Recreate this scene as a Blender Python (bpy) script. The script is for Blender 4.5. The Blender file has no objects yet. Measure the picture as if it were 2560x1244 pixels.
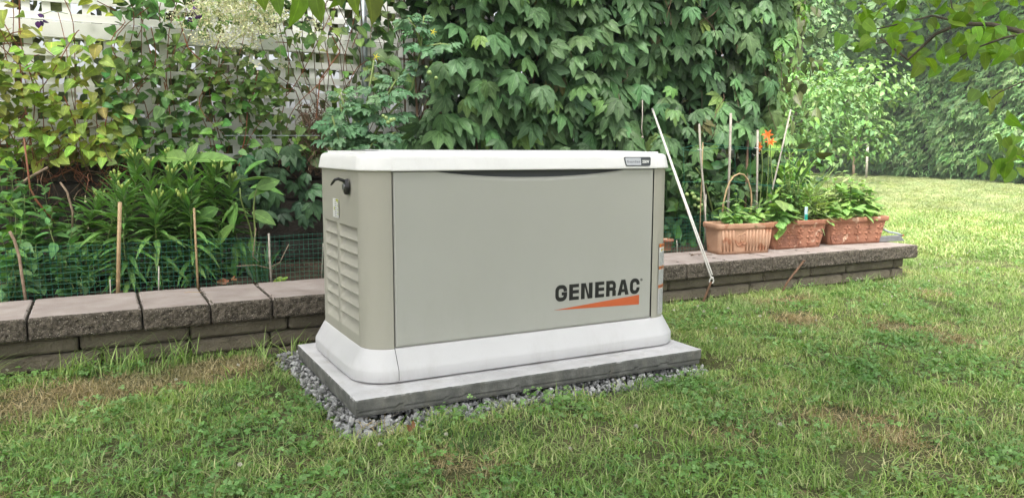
import bpy, bmesh, math, random
import numpy as np
from mathutils import Matrix, Vector
rng = np.random.default_rng(7); random.seed(7)
sc = bpy.context.scene; C = sc.collection
R = math.radians
# ------------------------------------------------------------------ camera, world, sun, exposure
CAM = np.array([-0.661, -2.217, 0.766]); YAW = .4853; PITCH = .1263; ROLL = .0034; FPX = 1960.0
def rot_yaw(v):
    c, s = math.cos(YAW), math.sin(YAW)
    return np.array([v[0]*c+v[1]*s, -v[0]*s+v[1]*c, v[2]])
_cp, _sp = math.cos(PITCH), math.sin(PITCH)
FWD = rot_yaw((0, _cp, -_sp)); RGT = rot_yaw((1, 0, 0)); UPV = rot_yaw((0, _sp, _cp))
_c, _s = math.cos(ROLL), math.sin(ROLL)
RX = _c*RGT + _s*UPV; UX = -_s*RGT + _c*UPV
cam = bpy.data.cameras.new('camera'); camo = bpy.data.objects.new('camera', cam); C.objects.link(camo)
m = Matrix.Identity(4)
for i in range(3):
    m[i][0] = RX[i]; m[i][1] = UX[i]; m[i][2] = -FWD[i]; m[i][3] = CAM[i]
camo.matrix_world = m
cam.sensor_width = 36; cam.lens = 36*FPX/2560; cam.clip_start = .05; cam.clip_end = 400
sc.camera = camo
SUN_EL = R(58); SUN_AZ = math.atan2(-.80, -.60)     # direction (x,y) towards the sun
w = bpy.data.worlds.new('World'); sc.world = w; w.use_nodes = True
nt = w.node_tree; nt.nodes.clear()
sky = nt.nodes.new('ShaderNodeTexSky'); sky.sky_type = 'NISHITA'; sky.sun_disc = False
sky.sun_elevation = SUN_EL; sky.sun_rotation = math.pi/2 - SUN_AZ
sky.air_density = 1.0; sky.dust_density = 6.0; sky.ozone_density = .6
hs = nt.nodes.new('ShaderNodeHueSaturation'); hs.inputs['Saturation'].default_value = .32
bg = nt.nodes.new('ShaderNodeBackground'); bg.inputs[1].default_value = .15
wo = nt.nodes.new('ShaderNodeOutputWorld')
nt.links.new(sky.outputs[0], hs.inputs['Color']); nt.links.new(hs.outputs[0], bg.inputs[0]); nt.links.new(bg.outputs[0], wo.inputs[0])
sd = bpy.data.lights.new('sun', 'SUN'); sd.energy = 3.2; sd.angle = R(14); sd.color = (1, .97, .92)
so = bpy.data.objects.new('sun', sd); C.objects.link(so)
sdir = Vector((math.cos(SUN_AZ)*math.cos(SUN_EL), math.sin(SUN_AZ)*math.cos(SUN_EL), math.sin(SUN_EL)))
so.rotation_euler = sdir.to_track_quat('Z', 'Y').to_euler()
sc.view_settings.view_transform = 'Standard'; sc.view_settings.look = 'None'; sc.view_settings.gamma = 1
sc.view_settings.exposure = 1.4
try:
    sc.cycles.max_bounces = 6; sc.cycles.transparent_max_bounces = 4
except Exception: pass
# ------------------------------------------------------------------ helpers
def ray(u, v):
    x = u-1280; yy = v-622
    d = FWD + RX*(x/FPX) - UX*(yy/FPX); return d
def at(u, v, y=None, z=None, dist=None):
    """real place of something seen at u,v that stands on the plane y or z"""
    d = ray(u, v)
    if y is not None: t = (y-CAM[1])/d[1]
    elif z is not None: t = (z-CAM[2])/d[2]
    else: t = dist
    return CAM + d*t
def tag(o, label=None, cat=None, group=None, kind=None):
    if label: o['label'] = label
    if cat: o['category'] = cat
    if group: o['group'] = group
    if kind: o['kind'] = kind
    return o
def empty(name, loc=(0, 0, 0), label=None, cat=None, group=None):
    o = bpy.data.objects.new(name, None); C.objects.link(o); o.location = loc; o.empty_display_size = .05
    return tag(o, label, cat, group)
def link(name, me, parent=None, world=True):
    o = bpy.data.objects.new(name, me); C.objects.link(o)
    if parent is not None:
        o.parent = parent
        if world:   # mesh given in world coordinates
            p = parent; loc = Vector((0, 0, 0))
            while p is not None: loc += p.location; p = p.parent
            o.location = -loc
    return o
def setattrs(me, tint=None, luv=None):
    if tint is not None:
        a = me.color_attributes.new('tint', 'FLOAT_COLOR', 'POINT')
        t = np.ones((len(me.vertices), 4), np.float32); t[:, :3] = tint; a.data.foreach_set('color', t.ravel())
    if luv is not None:
        a = me.attributes.new('luv', 'FLOAT2', 'POINT'); a.data.foreach_set('vector', np.asarray(luv, np.float32).ravel())
def mesh_np(name, V, F, mat=None, smooth=False, tint=None, luv=None):
    """V (n,3); F array (m,k) all of one size"""
    me = bpy.data.meshes.new(name); V = np.asarray(V, np.float32); F = np.asarray(F, np.int32)
    me.vertices.add(len(V)); me.vertices.foreach_set('co', V.ravel())
    k = F.shape[1]; me.loops.add(F.size); me.loops.foreach_set('vertex_index', F.ravel())
    me.polygons.add(len(F)); me.polygons.foreach_set('loop_start', np.arange(0, F.size, k, dtype=np.int32))
    me.polygons.foreach_set('use_smooth', np.full(len(F), smooth))
    me.update(calc_edges=True); me.validate()
    setattrs(me, tint, luv)
    if mat: me.materials.append(mat)
    return me
def mesh_py(name, V, F, mat=None, smooth=False):
    me = bpy.data.meshes.new(name); me.from_pydata([tuple(map(float, v)) for v in V], [], [tuple(int(i) for i in f) for f in F]); me.update()
    if smooth: me.polygons.foreach_set('use_smooth', [True]*len(me.polygons))
    if mat: me.materials.append(mat)
    return me
class MB:
    def __init__(s): s.V = []; s.F = []
    def add(s, V, F):
        n = len(s.V); s.V += [tuple(v) for v in V]; s.F += [tuple(i+n for i in f) for f in F]; return s
    def box(s, x0, x1, y0, y1, z0, z1):
        V = [(x, y, z) for z in (z0, z1) for y in (y0, y1) for x in (x0, x1)]
        return s.add(V, [(0, 2, 3, 1), (4, 5, 7, 6), (0, 1, 5, 4), (2, 6, 7, 3), (0, 4, 6, 2), (1, 3, 7, 5)])
    def tube(s, pts, r, n=8, cap=True):
        P = np.array(pts, float); m_ = len(P); r = np.full(m_, r) if np.isscalar(r) else np.array(r, float)
        T = np.gradient(P, axis=0) if m_ > 2 else np.repeat((P[-1]-P[0])[None], m_, 0)
        T /= np.linalg.norm(T, axis=1)[:, None]+1e-9
        ref = np.array([0, 0, 1.]) if abs(T[0][2]) < .9 else np.array([1., 0, 0])
        a = np.cross(T[0], ref); a /= np.linalg.norm(a); V = []
        for i in range(m_):
            a = a-T[i]*(a@T[i]); a /= np.linalg.norm(a)+1e-9; b = np.cross(T[i], a)
            for k in range(n):
                q = 2*math.pi*k/n; V.append(P[i]+r[i]*(math.cos(q)*a+math.sin(q)*b))
        F = [(i*n+k, i*n+(k+1) % n, (i+1)*n+(k+1) % n, (i+1)*n+k) for i in range(m_-1) for k in range(n)]
        if cap: F += [tuple(range(n-1, -1, -1)), tuple((m_-1)*n+k for k in range(n))]
        return s.add(V, F)
    def ball(s, c, r, n=8, sq=(1, 1, 1)):
        V = [(c[0], c[1], c[2]-r*sq[2])]
        for i in range(1, n//2+1):
            p = -math.pi/2+math.pi*i/(n//2+1)
            for k in range(n):
                q = 2*math.pi*k/n
                V.append((c[0]+r*sq[0]*math.cos(p)*math.cos(q), c[1]+r*sq[1]*math.cos(p)*math.sin(q), c[2]+r*sq[2]*math.sin(p)))
        V.append((c[0], c[1], c[2]+r*sq[2])); m_ = n//2
        F = [(0, 1+(k+1) % n, 1+k) for k in range(n)]
        F += [(1+i*n+k, 1+i*n+(k+1) % n, 1+(i+1)*n+(k+1) % n, 1+(i+1)*n+k) for i in range(m_-1) for k in range(n)]
        F += [(1+(m_-1)*n+k, 1+(m_-1)*n+(k+1) % n, len(V)-1) for k in range(n)]
        return s.add(V, F)
    def build(s, name, mat, parent=None, smooth=False, bevel=0):
        me = mesh_py(name, s.V, s.F, mat, smooth); o = link(name, me, parent)
        if bevel:
            b = o.modifiers.new('b', 'BEVEL'); b.width = bevel; b.segments = 2; b.limit_method = 'ANGLE'
        return o
def fbm(P, scale, seed=0, octv=3):
    """cheap smooth value noise, P (n,3)"""
    P = np.asarray(P, float)*scale+seed*17.31; out = np.zeros(len(P)); amp = 1.0; tot = 0
    for o in range(octv):
        i = np.floor(P).astype(np.int64); f = P-i; f = f*f*(3-2*f); v = 0
        for dx in (0, 1):
            for dy in (0, 1):
                for dz in (0, 1):
                    h = ((i[:, 0]+dx)*73856093) ^ ((i[:, 1]+dy)*19349663) ^ ((i[:, 2]+dz)*83492791)
                    h = (h*2654435761) & 0xffffffff; h = ((h ^ (h >> 13))*1274126177) & 0xffffffff
                    v = v+(h/4294967295.0)*(f[:, 0] if dx else 1-f[:, 0])*(f[:, 1] if dy else 1-f[:, 1])*(f[:, 2] if dz else 1-f[:, 2])
        out += amp*(v*2-1); tot += amp; amp *= .5; P = P*2.03+5.1
    return out/tot
# ------------------------------------------------------------------ materials
def newmat(name):
    m_ = bpy.data.materials.new(name); m_.use_nodes = True; n = m_.node_tree; n.nodes.clear()
    out = n.nodes.new('ShaderNodeOutputMaterial'); p = n.nodes.new('ShaderNodeBsdfPrincipled')
    n.links.new(p.outputs[0], out.inputs[0]); return m_, n, p, out
def noise_node(n, scale, detail=4, vec=None, rough=.55):
    t = n.nodes.new('ShaderNodeTexNoise'); t.inputs['Scale'].default_value = scale; t.inputs['Detail'].default_value = detail
    t.inputs['Roughness'].default_value = rough
    if vec is None:
        g = n.nodes.new('ShaderNodeNewGeometry'); vec = g.outputs['Position']
    n.links.new(vec, t.inputs['Vector']); return t
def ramp(n, src, stops):
    r = n.nodes.new('ShaderNodeValToRGB'); n.links.new(src, r.inputs[0]); e = r.color_ramp.elements
    while len(e) < len(stops): e.new(.5)
    for i, (p, c) in enumerate(stops): e[i].position = p; e[i].color = (*c, 1)
    return r
def mixc(n, a, b, f, mode='MIX'):
    x = n.nodes.new('ShaderNodeMix'); x.data_type = 'RGBA'; x.blend_type = mode
    for sock, v in ((x.inputs[0], f), (x.inputs[6], a), (x.inputs[7], b)):
        if isinstance(v, (int, float)): sock.default_value = v
        elif isinstance(v, tuple): sock.default_value = (*v, 1)
        else: n.links.new(v, sock)
    return x.outputs[2]
def mat(name, c1, c2=None, scale=8, rough=.6, bump=0, bscale=60, spec=.5, metal=0, spots=None, bdet=5, lo=.3, hi=.7):
    m_, n, p, out = newmat(name); c2 = c2 or tuple(x*.85 for x in c1)
    t = noise_node(n, scale, 5); r = ramp(n, t.outputs[0], [(lo, c1), (hi, c2)]); col = r.outputs[0]
    if spots:
        sc_, colr, th = spots; t2 = noise_node(n, sc_, 2)
        r2 = ramp(n, t2.outputs[0], [(th, (0, 0, 0)), (th+.05, (1, 1, 1))]); col = mixc(n, col, colr, r2.outputs[0])
    n.links.new(col, p.inputs['Base Color']); p.inputs['Roughness'].default_value = rough
    p.inputs['Specular IOR Level'].default_value = spec; p.inputs['Metallic'].default_value = metal
    if bump:
        tb = noise_node(n, bscale, bdet); b = n.nodes.new('ShaderNodeBump'); b.inputs['Strength'].default_value = bump
        b.inputs['Distance'].default_value = .01; n.links.new(tb.outputs[0], b.inputs['Height']); n.links.new(b.outputs[0], p.inputs['Normal'])
    return m_
def leafmat(name, transl=.25, rough=.5, rib=.5, veins=.25, spec=.35, patch=.0, tl=(1.25, 1.35, .5)):
    m_, n, p, out = newmat(name)
    a = n.nodes.new('ShaderNodeAttribute'); a.attribute_name = 'tint'
    l = n.nodes.new('ShaderNodeAttribute'); l.attribute_name = 'luv'
    s = n.nodes.new('ShaderNodeSeparateXYZ'); n.links.new(l.outputs['Vector'], s.inputs[0])
    def M(op, x, y=0.0):
        k = n.nodes.new('ShaderNodeMath'); k.operation = op
        for i, q in enumerate((x, y)):
            if isinstance(q, (int, float)): k.inputs[i].default_value = q
            else: n.links.new(q, k.inputs[i])
        return k.outputs[0]
    au = M('ABSOLUTE', s.outputs[0])
    col = a.outputs['Color']
    nz = noise_node(n, 45, 3); r = ramp(n, nz.outputs[0], [(.3, (.78, .78, .78)), (.7, (1.15, 1.15, 1.15))])
    col = mixc(n, col, r.outputs[0], 1.0, 'MULTIPLY')
    if patch:
        nz2 = noise_node(n, 2.2, 3); r2 = ramp(n, nz2.outputs[0], [(.36, (.72, .82, .7)), (.64, (1.22, 1.12, 1.05))])
        col = mixc(n, col, r2.outputs[0], patch, 'MULTIPLY')
    if veins:
        vv = M('SINE', M('SUBTRACT', M('MULTIPLY', s.outputs[1], 44.0), M('MULTIPLY', au, 14.0)))
        vf = M('MULTIPLY', M('GREATER_THAN', vv, .82), veins)
        col = mixc(n, col, mixc(n, col, (1.6, 1.6, 1.6), 1.0, 'MULTIPLY'), vf)
    if rib:
        rf = M('MULTIPLY', M('LESS_THAN', au, .07), rib)
        col = mixc(n, col, mixc(n, col, (2.1, 2.0, 1.8), 1.0, 'MULTIPLY'), rf)
    n.links.new(col, p.inputs['Base Color']); p.inputs['Roughness'].default_value = rough; p.inputs['Specular IOR Level'].default_value = spec
    if transl:
        tr = n.nodes.new('ShaderNodeBsdfTranslucent'); n.links.new(mixc(n, col, tl, 1.0, 'MULTIPLY'), tr.inputs[0])
        ms = n.nodes.new('ShaderNodeMixShader'); ms.inputs[0].default_value = transl
        n.links.new(p.outputs[0], ms.inputs[1]); n.links.new(tr.outputs[0], ms.inputs[2]); n.links.new(ms.outputs[0], out.inputs[0])
    return m_
M_leaf = leafmat('leaf'); M_creeper = leafmat('creeper_leaf', transl=.15, rough=.5, rib=.5, veins=.2, spec=.3)
M_grass = leafmat('grass_blade', transl=.25, rough=.55, rib=0, veins=0, spec=.3, patch=.8)
M_needle = leafmat('needle_foliage', transl=.3, rough=.6, rib=0, veins=0, spec=.25)
M_petal = leafmat('petal', transl=.3, rough=.5, rib=.0, veins=0, tl=(1, 1, 1))
M_core = mat('inner_twigs', (.04, .06, .025), (.07, .075, .04), 6, .9, .5, 30)
M_tan = mat('tan_paint', (.41, .41, .372), (.43, .43, .392), 3, .5, .06, 900, .4, bdet=1)
M_tan_end = mat('tan_moulded', (.39, .375, .32), (.41, .395, .335), 3, .5, .03, 700, .4, bdet=1, spots=None)
M_lid = mat('white_lid', (.84, .83, .82), (.87, .86, .85), 4, .38, .02, 600, .5, bdet=1)
M_skirt = mat('offwhite_base', (.57, .565, .57), (.61, .605, .61), 3, .5, .03, 500, .4, bdet=1)
def grime(m_, amt, z0, z1, colr=(.20, .17, .12)):
    n = m_.node_tree; p = [k for k in n.nodes if k.type == 'BSDF_PRINCIPLED'][0]; src = p.inputs['Base Color'].links[0].from_socket
    g = n.nodes.new('ShaderNodeNewGeometry'); sx = n.nodes.new('ShaderNodeSeparateXYZ'); n.links.new(g.outputs['Position'], sx.inputs[0])
    mr = n.nodes.new('ShaderNodeMapRange'); mr.inputs['From Min'].default_value = z0; mr.inputs['From Max'].default_value = z1; mr.inputs['To Min'].default_value = 1; mr.inputs['To Max'].default_value = .12; n.links.new(sx.outputs[2], mr.inputs['Value'])
    vm = n.nodes.new('ShaderNodeMapping'); vm.inputs['Scale'].default_value = (1, 1, .35); n.links.new(g.outputs['Position'], vm.inputs[0])
    a = ramp(n, noise_node(n, 14, 8, vm.outputs[0], .75).outputs[0], [(.50, (0, 0, 0)), (.72, (1, 1, 1))])
    k = n.nodes.new('ShaderNodeMath'); k.operation = 'MULTIPLY'; n.links.new(a.outputs[0], k.inputs[0]); n.links.new(mr.outputs[0], k.inputs[1])
    k2 = n.nodes.new('ShaderNodeMath'); k2.operation = 'MULTIPLY'; n.links.new(k.outputs[0], k2.inputs[0]); k2.inputs[1].default_value = amt
    n.links.new(mixc(n, src, colr, k2.outputs[0]), p.inputs['Base Color'])
grime(M_skirt, .20, .06, .16); grime(M_tan_end, .22, .12, .5); grime(M_tan, .10, .12, .5); grime(M_lid, .12, .6, .9)
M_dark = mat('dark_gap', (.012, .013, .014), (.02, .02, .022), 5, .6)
M_recess = mat('dark_recess', (.045, .052, .058), (.055, .062, .068), 5, .5)
M_black = mat('black_plastic', (.01, .01, .01), (.018, .018, .018), 9, .35)
M_logo = mat('logo_black', (.012, .012, .012), (.015, .015, .015), 9, .45)
M_orange = mat('logo_orange', (.55, .115, .035), (.58, .125, .04), 9, .5)
M_warn = mat('warning_orange', (.62, .17, .02), (.66, .19, .03), 20, .5)
M_yel = mat('warning_yellow', (.70, .52, .02), (.75, .56, .03), 20, .5)
M_lime = mat('label_lime', (.42, .48, .03), (.46, .50, .05), 20, .5)
M_white = mat('label_white', (.72, .72, .70), (.76, .76, .74), 20, .5)
M_silver = mat('badge_silver', (.50, .51, .53), (.55, .56, .58), 30, .35, metal=.3)
M_ink = mat('label_ink', (.08, .09, .10), (.12, .12, .14), 60, .6)
M_steel = mat('zinc_steel', (.30, .31, .32), (.22, .23, .24), 30, .4, .1, 90, metal=.7)
M_conc_top = mat('concrete', (.36, .36, .35), (.46, .455, .45), 14, .85, .35, 140, .3, spots=(260, (.22, .22, .215), .66))
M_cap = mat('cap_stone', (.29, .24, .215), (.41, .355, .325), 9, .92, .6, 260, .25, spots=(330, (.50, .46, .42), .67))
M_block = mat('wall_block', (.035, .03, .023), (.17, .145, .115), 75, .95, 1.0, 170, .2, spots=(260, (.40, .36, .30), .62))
M_block2 = mat('mossy_block', (.11, .095, .068), (.20, .175, .13), 7, .95, .8, 120, .2, spots=(150, (.20, .185, .15), .68))
M_backblk = mat('back_block', (.045, .04, .032), (.10, .085, .07), 7, .95, .8, 90, .2)
M_soil = mat('soil', (.028, .02, .014), (.07, .05, .035), 18, .98, 1.0, 70, .15, spots=(60, (.16, .12, .085), .68))
M_stone = mat('gravel_stone', (.20, .215, .22), (.36, .375, .38), 22, .85, .5, 120, .3)
M_lattice = mat('white_vinyl', (.78, .78, .74), (.84, .84, .81), 5, .45, spots=(35, (.42, .43, .38), .72))
M_terra = mat('terracotta', (.30, .13, .08), (.40, .195, .125), 9, .85, .4, 90, .25, spots=(16, (.55, .36, .26), .62))
M_terra_d = mat('terracotta_dark', (.24, .11, .075), (.34, .165, .11), 9, .9, .7, 70, .2)
M_terra_p = mat('terracotta_pale', (.40, .22, .135), (.50, .32, .22), 11, .85, .3, 80, .25, spots=(12, (.36, .17, .10), .60))
M_bamboo = mat('bamboo', (.33, .22, .11), (.48, .34, .19), 30, .6, .2, 80)
M_bamboo_g = mat('grey_bamboo', (.30, .27, .22), (.44, .41, .35), 40, .7, .2, 90)
M_stick = mat('bare_stick', (.22, .15, .10), (.36, .27, .19), 60, .85, .4, 120)
M_redstem = mat('red_stem', (.28, .07, .03), (.20, .10, .05), 20, .7)
M_brown = mat('brown_stem', (.10, .06, .035), (.17, .11, .07), 25, .85, .3, 100)
M_gstem = mat('green_stem', (.14, .20, .05), (.20, .26, .08), 20, .55)
M_wire = mat('green_wire', (.012, .10, .06), (.02, .15, .09), 60, .4)
M_rope = mat('white_rope', (.62, .60, .55), (.78, .76, .72), 300, .8, .6, 500)
M_rust = mat('rusty_iron', (.10, .055, .03), (.17, .09, .05), 60, .85, .4, 200)
M_galv = mat('galvanised_pipe', (.36, .40, .42), (.26, .30, .32), 25, .45, metal=.4)
M_bark = mat('bark', (.07, .055, .04), (.13, .11, .08), 40, .9, .6, 120)
M_tool = mat('grey_metal_tool', (.17, .175, .185), (.24, .245, .25), 30, .45, metal=.3)
M_tomato = mat('green_tomato', (.22, .33, .10), (.32, .42, .15), 12, .3)
M_tie = mat('white_tie', (.7, .7, .68), None, 20, .6)
M_dead = mat('dead_leaf', (.30, .13, .06), (.46, .24, .13), 40, .8)
M_blue = mat('tag_blue', (.25, .45, .65), (.6, .7, .75), 60, .3)
M_teal = mat('tag_teal', (.0, .22, .16), (.02, .35, .25), 60, .3)
# ------------------------------------------------------------------ leaf templates
def leaflet(W=.45, n=9, fold=.25, curl=-.35, serr=0., peak=.42, tip=1.6, base=0., shift=0.):
    """one leaf along +Y, length 1, normal +Z"""
    t = np.linspace(0, 1, n); wv = np.sin(np.pi*np.clip(t, 0, 1)**(math.log(.5)/math.log(peak)))
    wv = np.maximum(wv, 0)**(.75) * np.where(t > peak, (1-((t-peak)/(1-peak))**3*.35), 1)*W*.5/.98
    wv[0] = max(wv[0], .012); wv[-1] = .0
    V = []; U = []
    for i, (a, ww) in enumerate(zip(t, wv)):
        z0 = curl*a*a
        s = ww*(1+(serr if i % 2 else -serr)) if 0 < i < n-1 else ww
        yb = a-base*(ww/W)*(1-a)**2+(serr*.05 if i % 2 else 0)
        V += [(-s, yb, z0+fold*s), (0, a, z0), (s, yb, z0+fold*s)]; U += [(-1, a), (0, a), (1, a)]
    F = []
    for i in range(n-1):
        b = i*3; F += [(b, b+1, b+4, b+3), (b+1, b+2, b+5, b+4)]
    return np.array(V), np.array(F), np.array(U)
def compound(parts):
    """parts: list of (tpl, angle, scale, offset, pitch)"""
    V = []; F = []; U = []; n = 0
    for tp, ang, s, off, pit in parts:
        v = tp[0]*s; c, q = math.cos(pit), math.sin(pit)
        v = np.stack([v[:, 0], v[:, 1]*c-v[:, 2]*q, v[:, 1]*q+v[:, 2]*c], 1)
        c, q = math.cos(ang), math.sin(ang)
        v = np.stack([v[:, 0]*c-v[:, 1]*q, v[:, 0]*q+v[:, 1]*c, v[:, 2]], 1)+np.array(off)
        V.append(v); F.append(tp[1]+n); U.append(tp[2]); n += len(v)
    return np.concatenate(V), np.concatenate(F), np.concatenate(U)
def frames(nrm, dr):
    nrm = nrm/np.linalg.norm(nrm, axis=1)[:, None]
    y = dr-nrm*(dr*nrm).sum(1)[:, None]; y /= np.linalg.norm(y, axis=1)[:, None]+1e-9
    x = np.cross(y, nrm); return np.stack([x, y, nrm], 2)
def scatter(name, tpls, P, Rm, S, tint, matr, parent=None, smooth=True):
    """merge many leaf templates into one mesh"""
    P = np.asarray(P); S = np.asarray(S); tint = np.asarray(tint); N = len(P)
    which = rng.integers(0, len(tpls), N); Vs = []; Fs = []; Ts = []; Us = []; n = 0
    for k, tp in enumerate(tpls):
        ix = np.where(which == k)[0]
        if not len(ix): continue
        v = np.einsum('nij,vj->nvi', Rm[ix], tp[0])*S[ix][:, None, None]+P[ix][:, None, :]
        nv = len(tp[0]); F = tp[1][None]+(np.arange(len(ix))*nv)[:, None, None]+n
        Vs.append(v.reshape(-1, 3)); Fs.append(F.reshape(-1, tp[1].shape[1])); Us.append(np.tile(tp[2], (len(ix), 1)))
        Ts.append(np.repeat(tint[ix], nv, 0)); n += nv*len(ix)
    me = mesh_np(name, np.concatenate(Vs), np.concatenate(Fs), matr, smooth, np.concatenate(Ts), np.concatenate(Us))
    return link(name, me, parent)
def rn(*s): return rng.normal(size=s)
def ru(a, b, *s): return rng.uniform(a, b, s if s else None)
def tints(N, base, var=.18, hue=.08):
    b = np.array(base)[None]*(1+var*rn(N, 1)); b = b*(1+hue*rn(N, 3)); return np.clip(b, .004, .9)
LC = [leaflet(.44, 9, f, c, .12, .50) for f, c in ((.32, -.35), (.18, -.2), (.4, -.5))]
def creeper_tpl(k):
    a = LC[k % 3]; b = LC[(k+1) % 3]; q = random.uniform
    return compound([(a, q(-.1, .1), 1.0, (0, .05, 0), q(-.2, .05)), (b, .64+q(-.1, .1), .92, (-.02, .03, 0), q(-.3, 0)),
                     (a, -.64+q(-.1, .1), .92, (.02, .03, 0), q(-.3, 0)), (b, 1.30+q(-.15, .15), .72, (-.02, 0, 0), q(-.4, 0)), (a, -1.30+q(-.15, .15), .72, (.02, 0, 0), q(-.4, 0))])
T_creeper = [creeper_tpl(k) for k in range(6)]
T_heart = [leaflet(.78, 8, f, c, 0, .34, base=.25) for f, c in ((.3, -.3), (.15, -.15), (.4, -.45), (.05, .1))]
T_ovate = [leaflet(.55, 8, f, c, .05, .4) for f, c in ((.3, -.3), (.2, -.5), (.45, -.15))]
T_lance = [leaflet(.20, 6, f, c, 0, .4) for f, c in ((.4, -.35), (.4, -.6), (.3, -.1))]
T_broad = [leaflet(.48, 11, f, c, 0, .45) for f, c in ((.35, -.25), (.25, -.5), (.3, -.1))]
T_strap = [leaflet(.07, 9, .5, c, 0, .35) for c in (-.3, -.7, -.1)]
T_basil = [leaflet(.62, 8, f, c, .02, .42) for f, c in ((-.35, -.45), (-.2, -.6), (-.3, -.2))]
def tomato_tpl():
    s = leaflet(.55, 7, .3, -.3, .30, .45); P = [(s, 0, .45, (0, .6, -.05), -.2)]
    for y_, sz in ((.25, .3), (.42, .38), (.58, .36)):
        P += [(s, 1.05, sz, (-.01, y_, -.02), -.25), (s, -1.05, sz, (.01, y_, -.02), -.25)]
    return compound(P)
T_tomato = [tomato_tpl()]
# ------------------------------------------------------------------ ground
def axis(fine0, fine1, st, lo, hi):
    a = list(np.arange(fine0, fine1+1e-6, st)); d = st; x = a[0]; L = []
    while x > lo: d *= 1.25; x -= d; L.append(x)
    d = st; x = a[-1]; Rr = []
    while x < hi: d *= 1.25; x += d; Rr.append(x)
    return np.array(L[::-1]+a+Rr)
def ground_z(x, y):
    P = np.stack([x, y, 0*x], 1); z = .012*fbm(P, 1.6, 3)+.006*fbm(P, 7, 4)-.006
    ex = np.maximum(np.maximum(-.12-x, x-1.32), 0); ey = np.maximum(np.maximum(-.16-y, y-.80), 0); e = np.hypot(ex, ey)
    k = np.clip(1-e/.06, 0, 1); k = k*k*(3-2*k); z = z*(1-k)-.065*k
    return z
gx = axis(-1.6, 4.6, .045, -90, 120); gy = axis(-1.6, 2.2, .045, -60, 120)
X, Y = np.meshgrid(gx, gy); xf, yf = X.ravel(), Y.ravel()
V = np.stack([xf, yf, ground_z(xf, yf)], 1); nx, ny = len(gx), len(gy)
I = (np.arange(ny-1)[:, None]*nx+np.arange(nx-1)[None]).ravel()
F = np.stack([I, I+1, I+1+nx, I+nx], 1)
M_ground = mat('lawn_ground', (.06, .075, .03), (.13, .12, .06), 5, .95, 1.0, 60, .15, spots=(30, (.20, .16, .09), .62))
tag(link('lawn', mesh_np('lawn', V, F, M_ground, True)), kind='structure')
# ------------------------------------------------------------------ grass tufts (stuff, instanced)
def blades(n, rad, h, lean, wd, cols, bend=.6):
    ang = ru(0, 6.283, n); rr = rad*np.sqrt(ru(0, 1, n)); bx = rr*np.cos(ang); by = rr*np.sin(ang)
    la = ru(0, 6.283, n); ln = np.abs(rn(n))*lean+.15; hh = h*ru(.45, 1.15, n); ww = wd*ru(.6, 1.3, n)
    ca, sa = np.cos(la), np.sin(la); V = []; ts = (0, .35, .7, 1.)
    px, py = -sa, ca
    for t in ts:
        out = hh*ln*(t*(1-bend)+bend*t*t); z = hh*(t-.28*ln*t*t)
        z = np.maximum(z, .004*t); cx = bx+ca*out; cy = by+sa*out; k = ww*(1-t**1.6)*.5
        if t < 1: V += [np.stack([cx-px*k, cy-py*k, z], 1), np.stack([cx+px*k, cy+py*k, z], 1)]
        else: V += [np.stack([cx, cy, z], 1)]
    V = np.stack(V, 1); b = np.arange(n)*7
    F = np.concatenate([np.stack([b+i, b+i+1, b+i+3, b+i+2], 1) for i in (0, 2)])
    T3 = np.stack([b+4, b+5, b+6, b+6], 1)   # last quad collapsed to triangle below
    c = np.array(cols)[rng.integers(0, len(cols), n)]*(1+.15*rn(n, 1))
    return V.reshape(-1, 3), np.concatenate([F, T3]), np.clip(np.repeat(c, 7, 0), .01, .8)
def tuft_obj(name, n, rad, h, lean, wd, cols, bend=.6):
    V, F, c = blades(n, rad, h, lean, wd, cols, bend)
    faces = [tuple(f) if f[2] != f[3] else tuple(f[:3]) for f in F.tolist()]
    me = mesh_py(name, V, faces, M_grass, True); setattrs(me, c, np.tile([.5, .5], (len(V), 1)))
    return bpy.data.objects.new(name, me)
def clover_obj(name, n, rad, cols):
    lf = leaflet(.9, 5, .15, -.1, 0, .6); tri = compound([(lf, 0, 1, (0, 0, 0), 0), (lf, 2.09, 1, (0, 0, 0), 0), (lf, -2.09, 1, (0, 0, 0), 0)])
    a = ru(0, 6.283, n); r = rad*np.sqrt(ru(0, 1, n)); P = np.stack([r*np.cos(a), r*np.sin(a), ru(.008, .034, n)], 1)
    nr = rn(n, 3)*.35+np.array([0, 0, 1.]); Rm = frames(nr, rn(n, 3)); S = ru(.005, .0105, n)
    c = np.array(cols)[rng.integers(0, len(cols), n)]*(1+.15*rn(n, 1)); nv = len(tri[0])
    V = (np.einsum('nij,vj->nvi', Rm, tri[0])*S[:, None, None]+P[:, None]).reshape(-1, 3)
    F = (tri[1][None]+(np.arange(n)*nv)[:, None, None]).reshape(-1, 4)
    return bpy.data.objects.new(name, mesh_np(name, V, F, M_grass, True, np.clip(np.repeat(c, nv, 0), .01, .8), np.tile(tri[2], (n, 1))))
G1 = [(.13, .25, .055), (.165, .29, .07), (.095, .19, .045), (.22, .33, .12)]
G2 = [(.25, .34, .12), (.32, .38, .17), (.19, .29, .09), (.42, .43, .24)]
G1 = [(a*1.5, b*1.36, c*1.4) for a, b, c in G1]; G2 = [(a*1.25, b*1.22, c*1.25) for a, b, c in G2]
G3 = [(.42, .34, .20), (.34, .27, .15), (.50, .42, .27), (.24, .20, .10)]
G4 = [(.13, .27, .07), (.16, .31, .09), (.20, .35, .13)]
gc = bpy.data.collections.new('grass_tufts')
defs = []
for i in range(3): defs.append(tuft_obj('a%02d' % len(defs), 50, .055, .031, 1.1, .0032, G1))       # 0-2 lush
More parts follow.
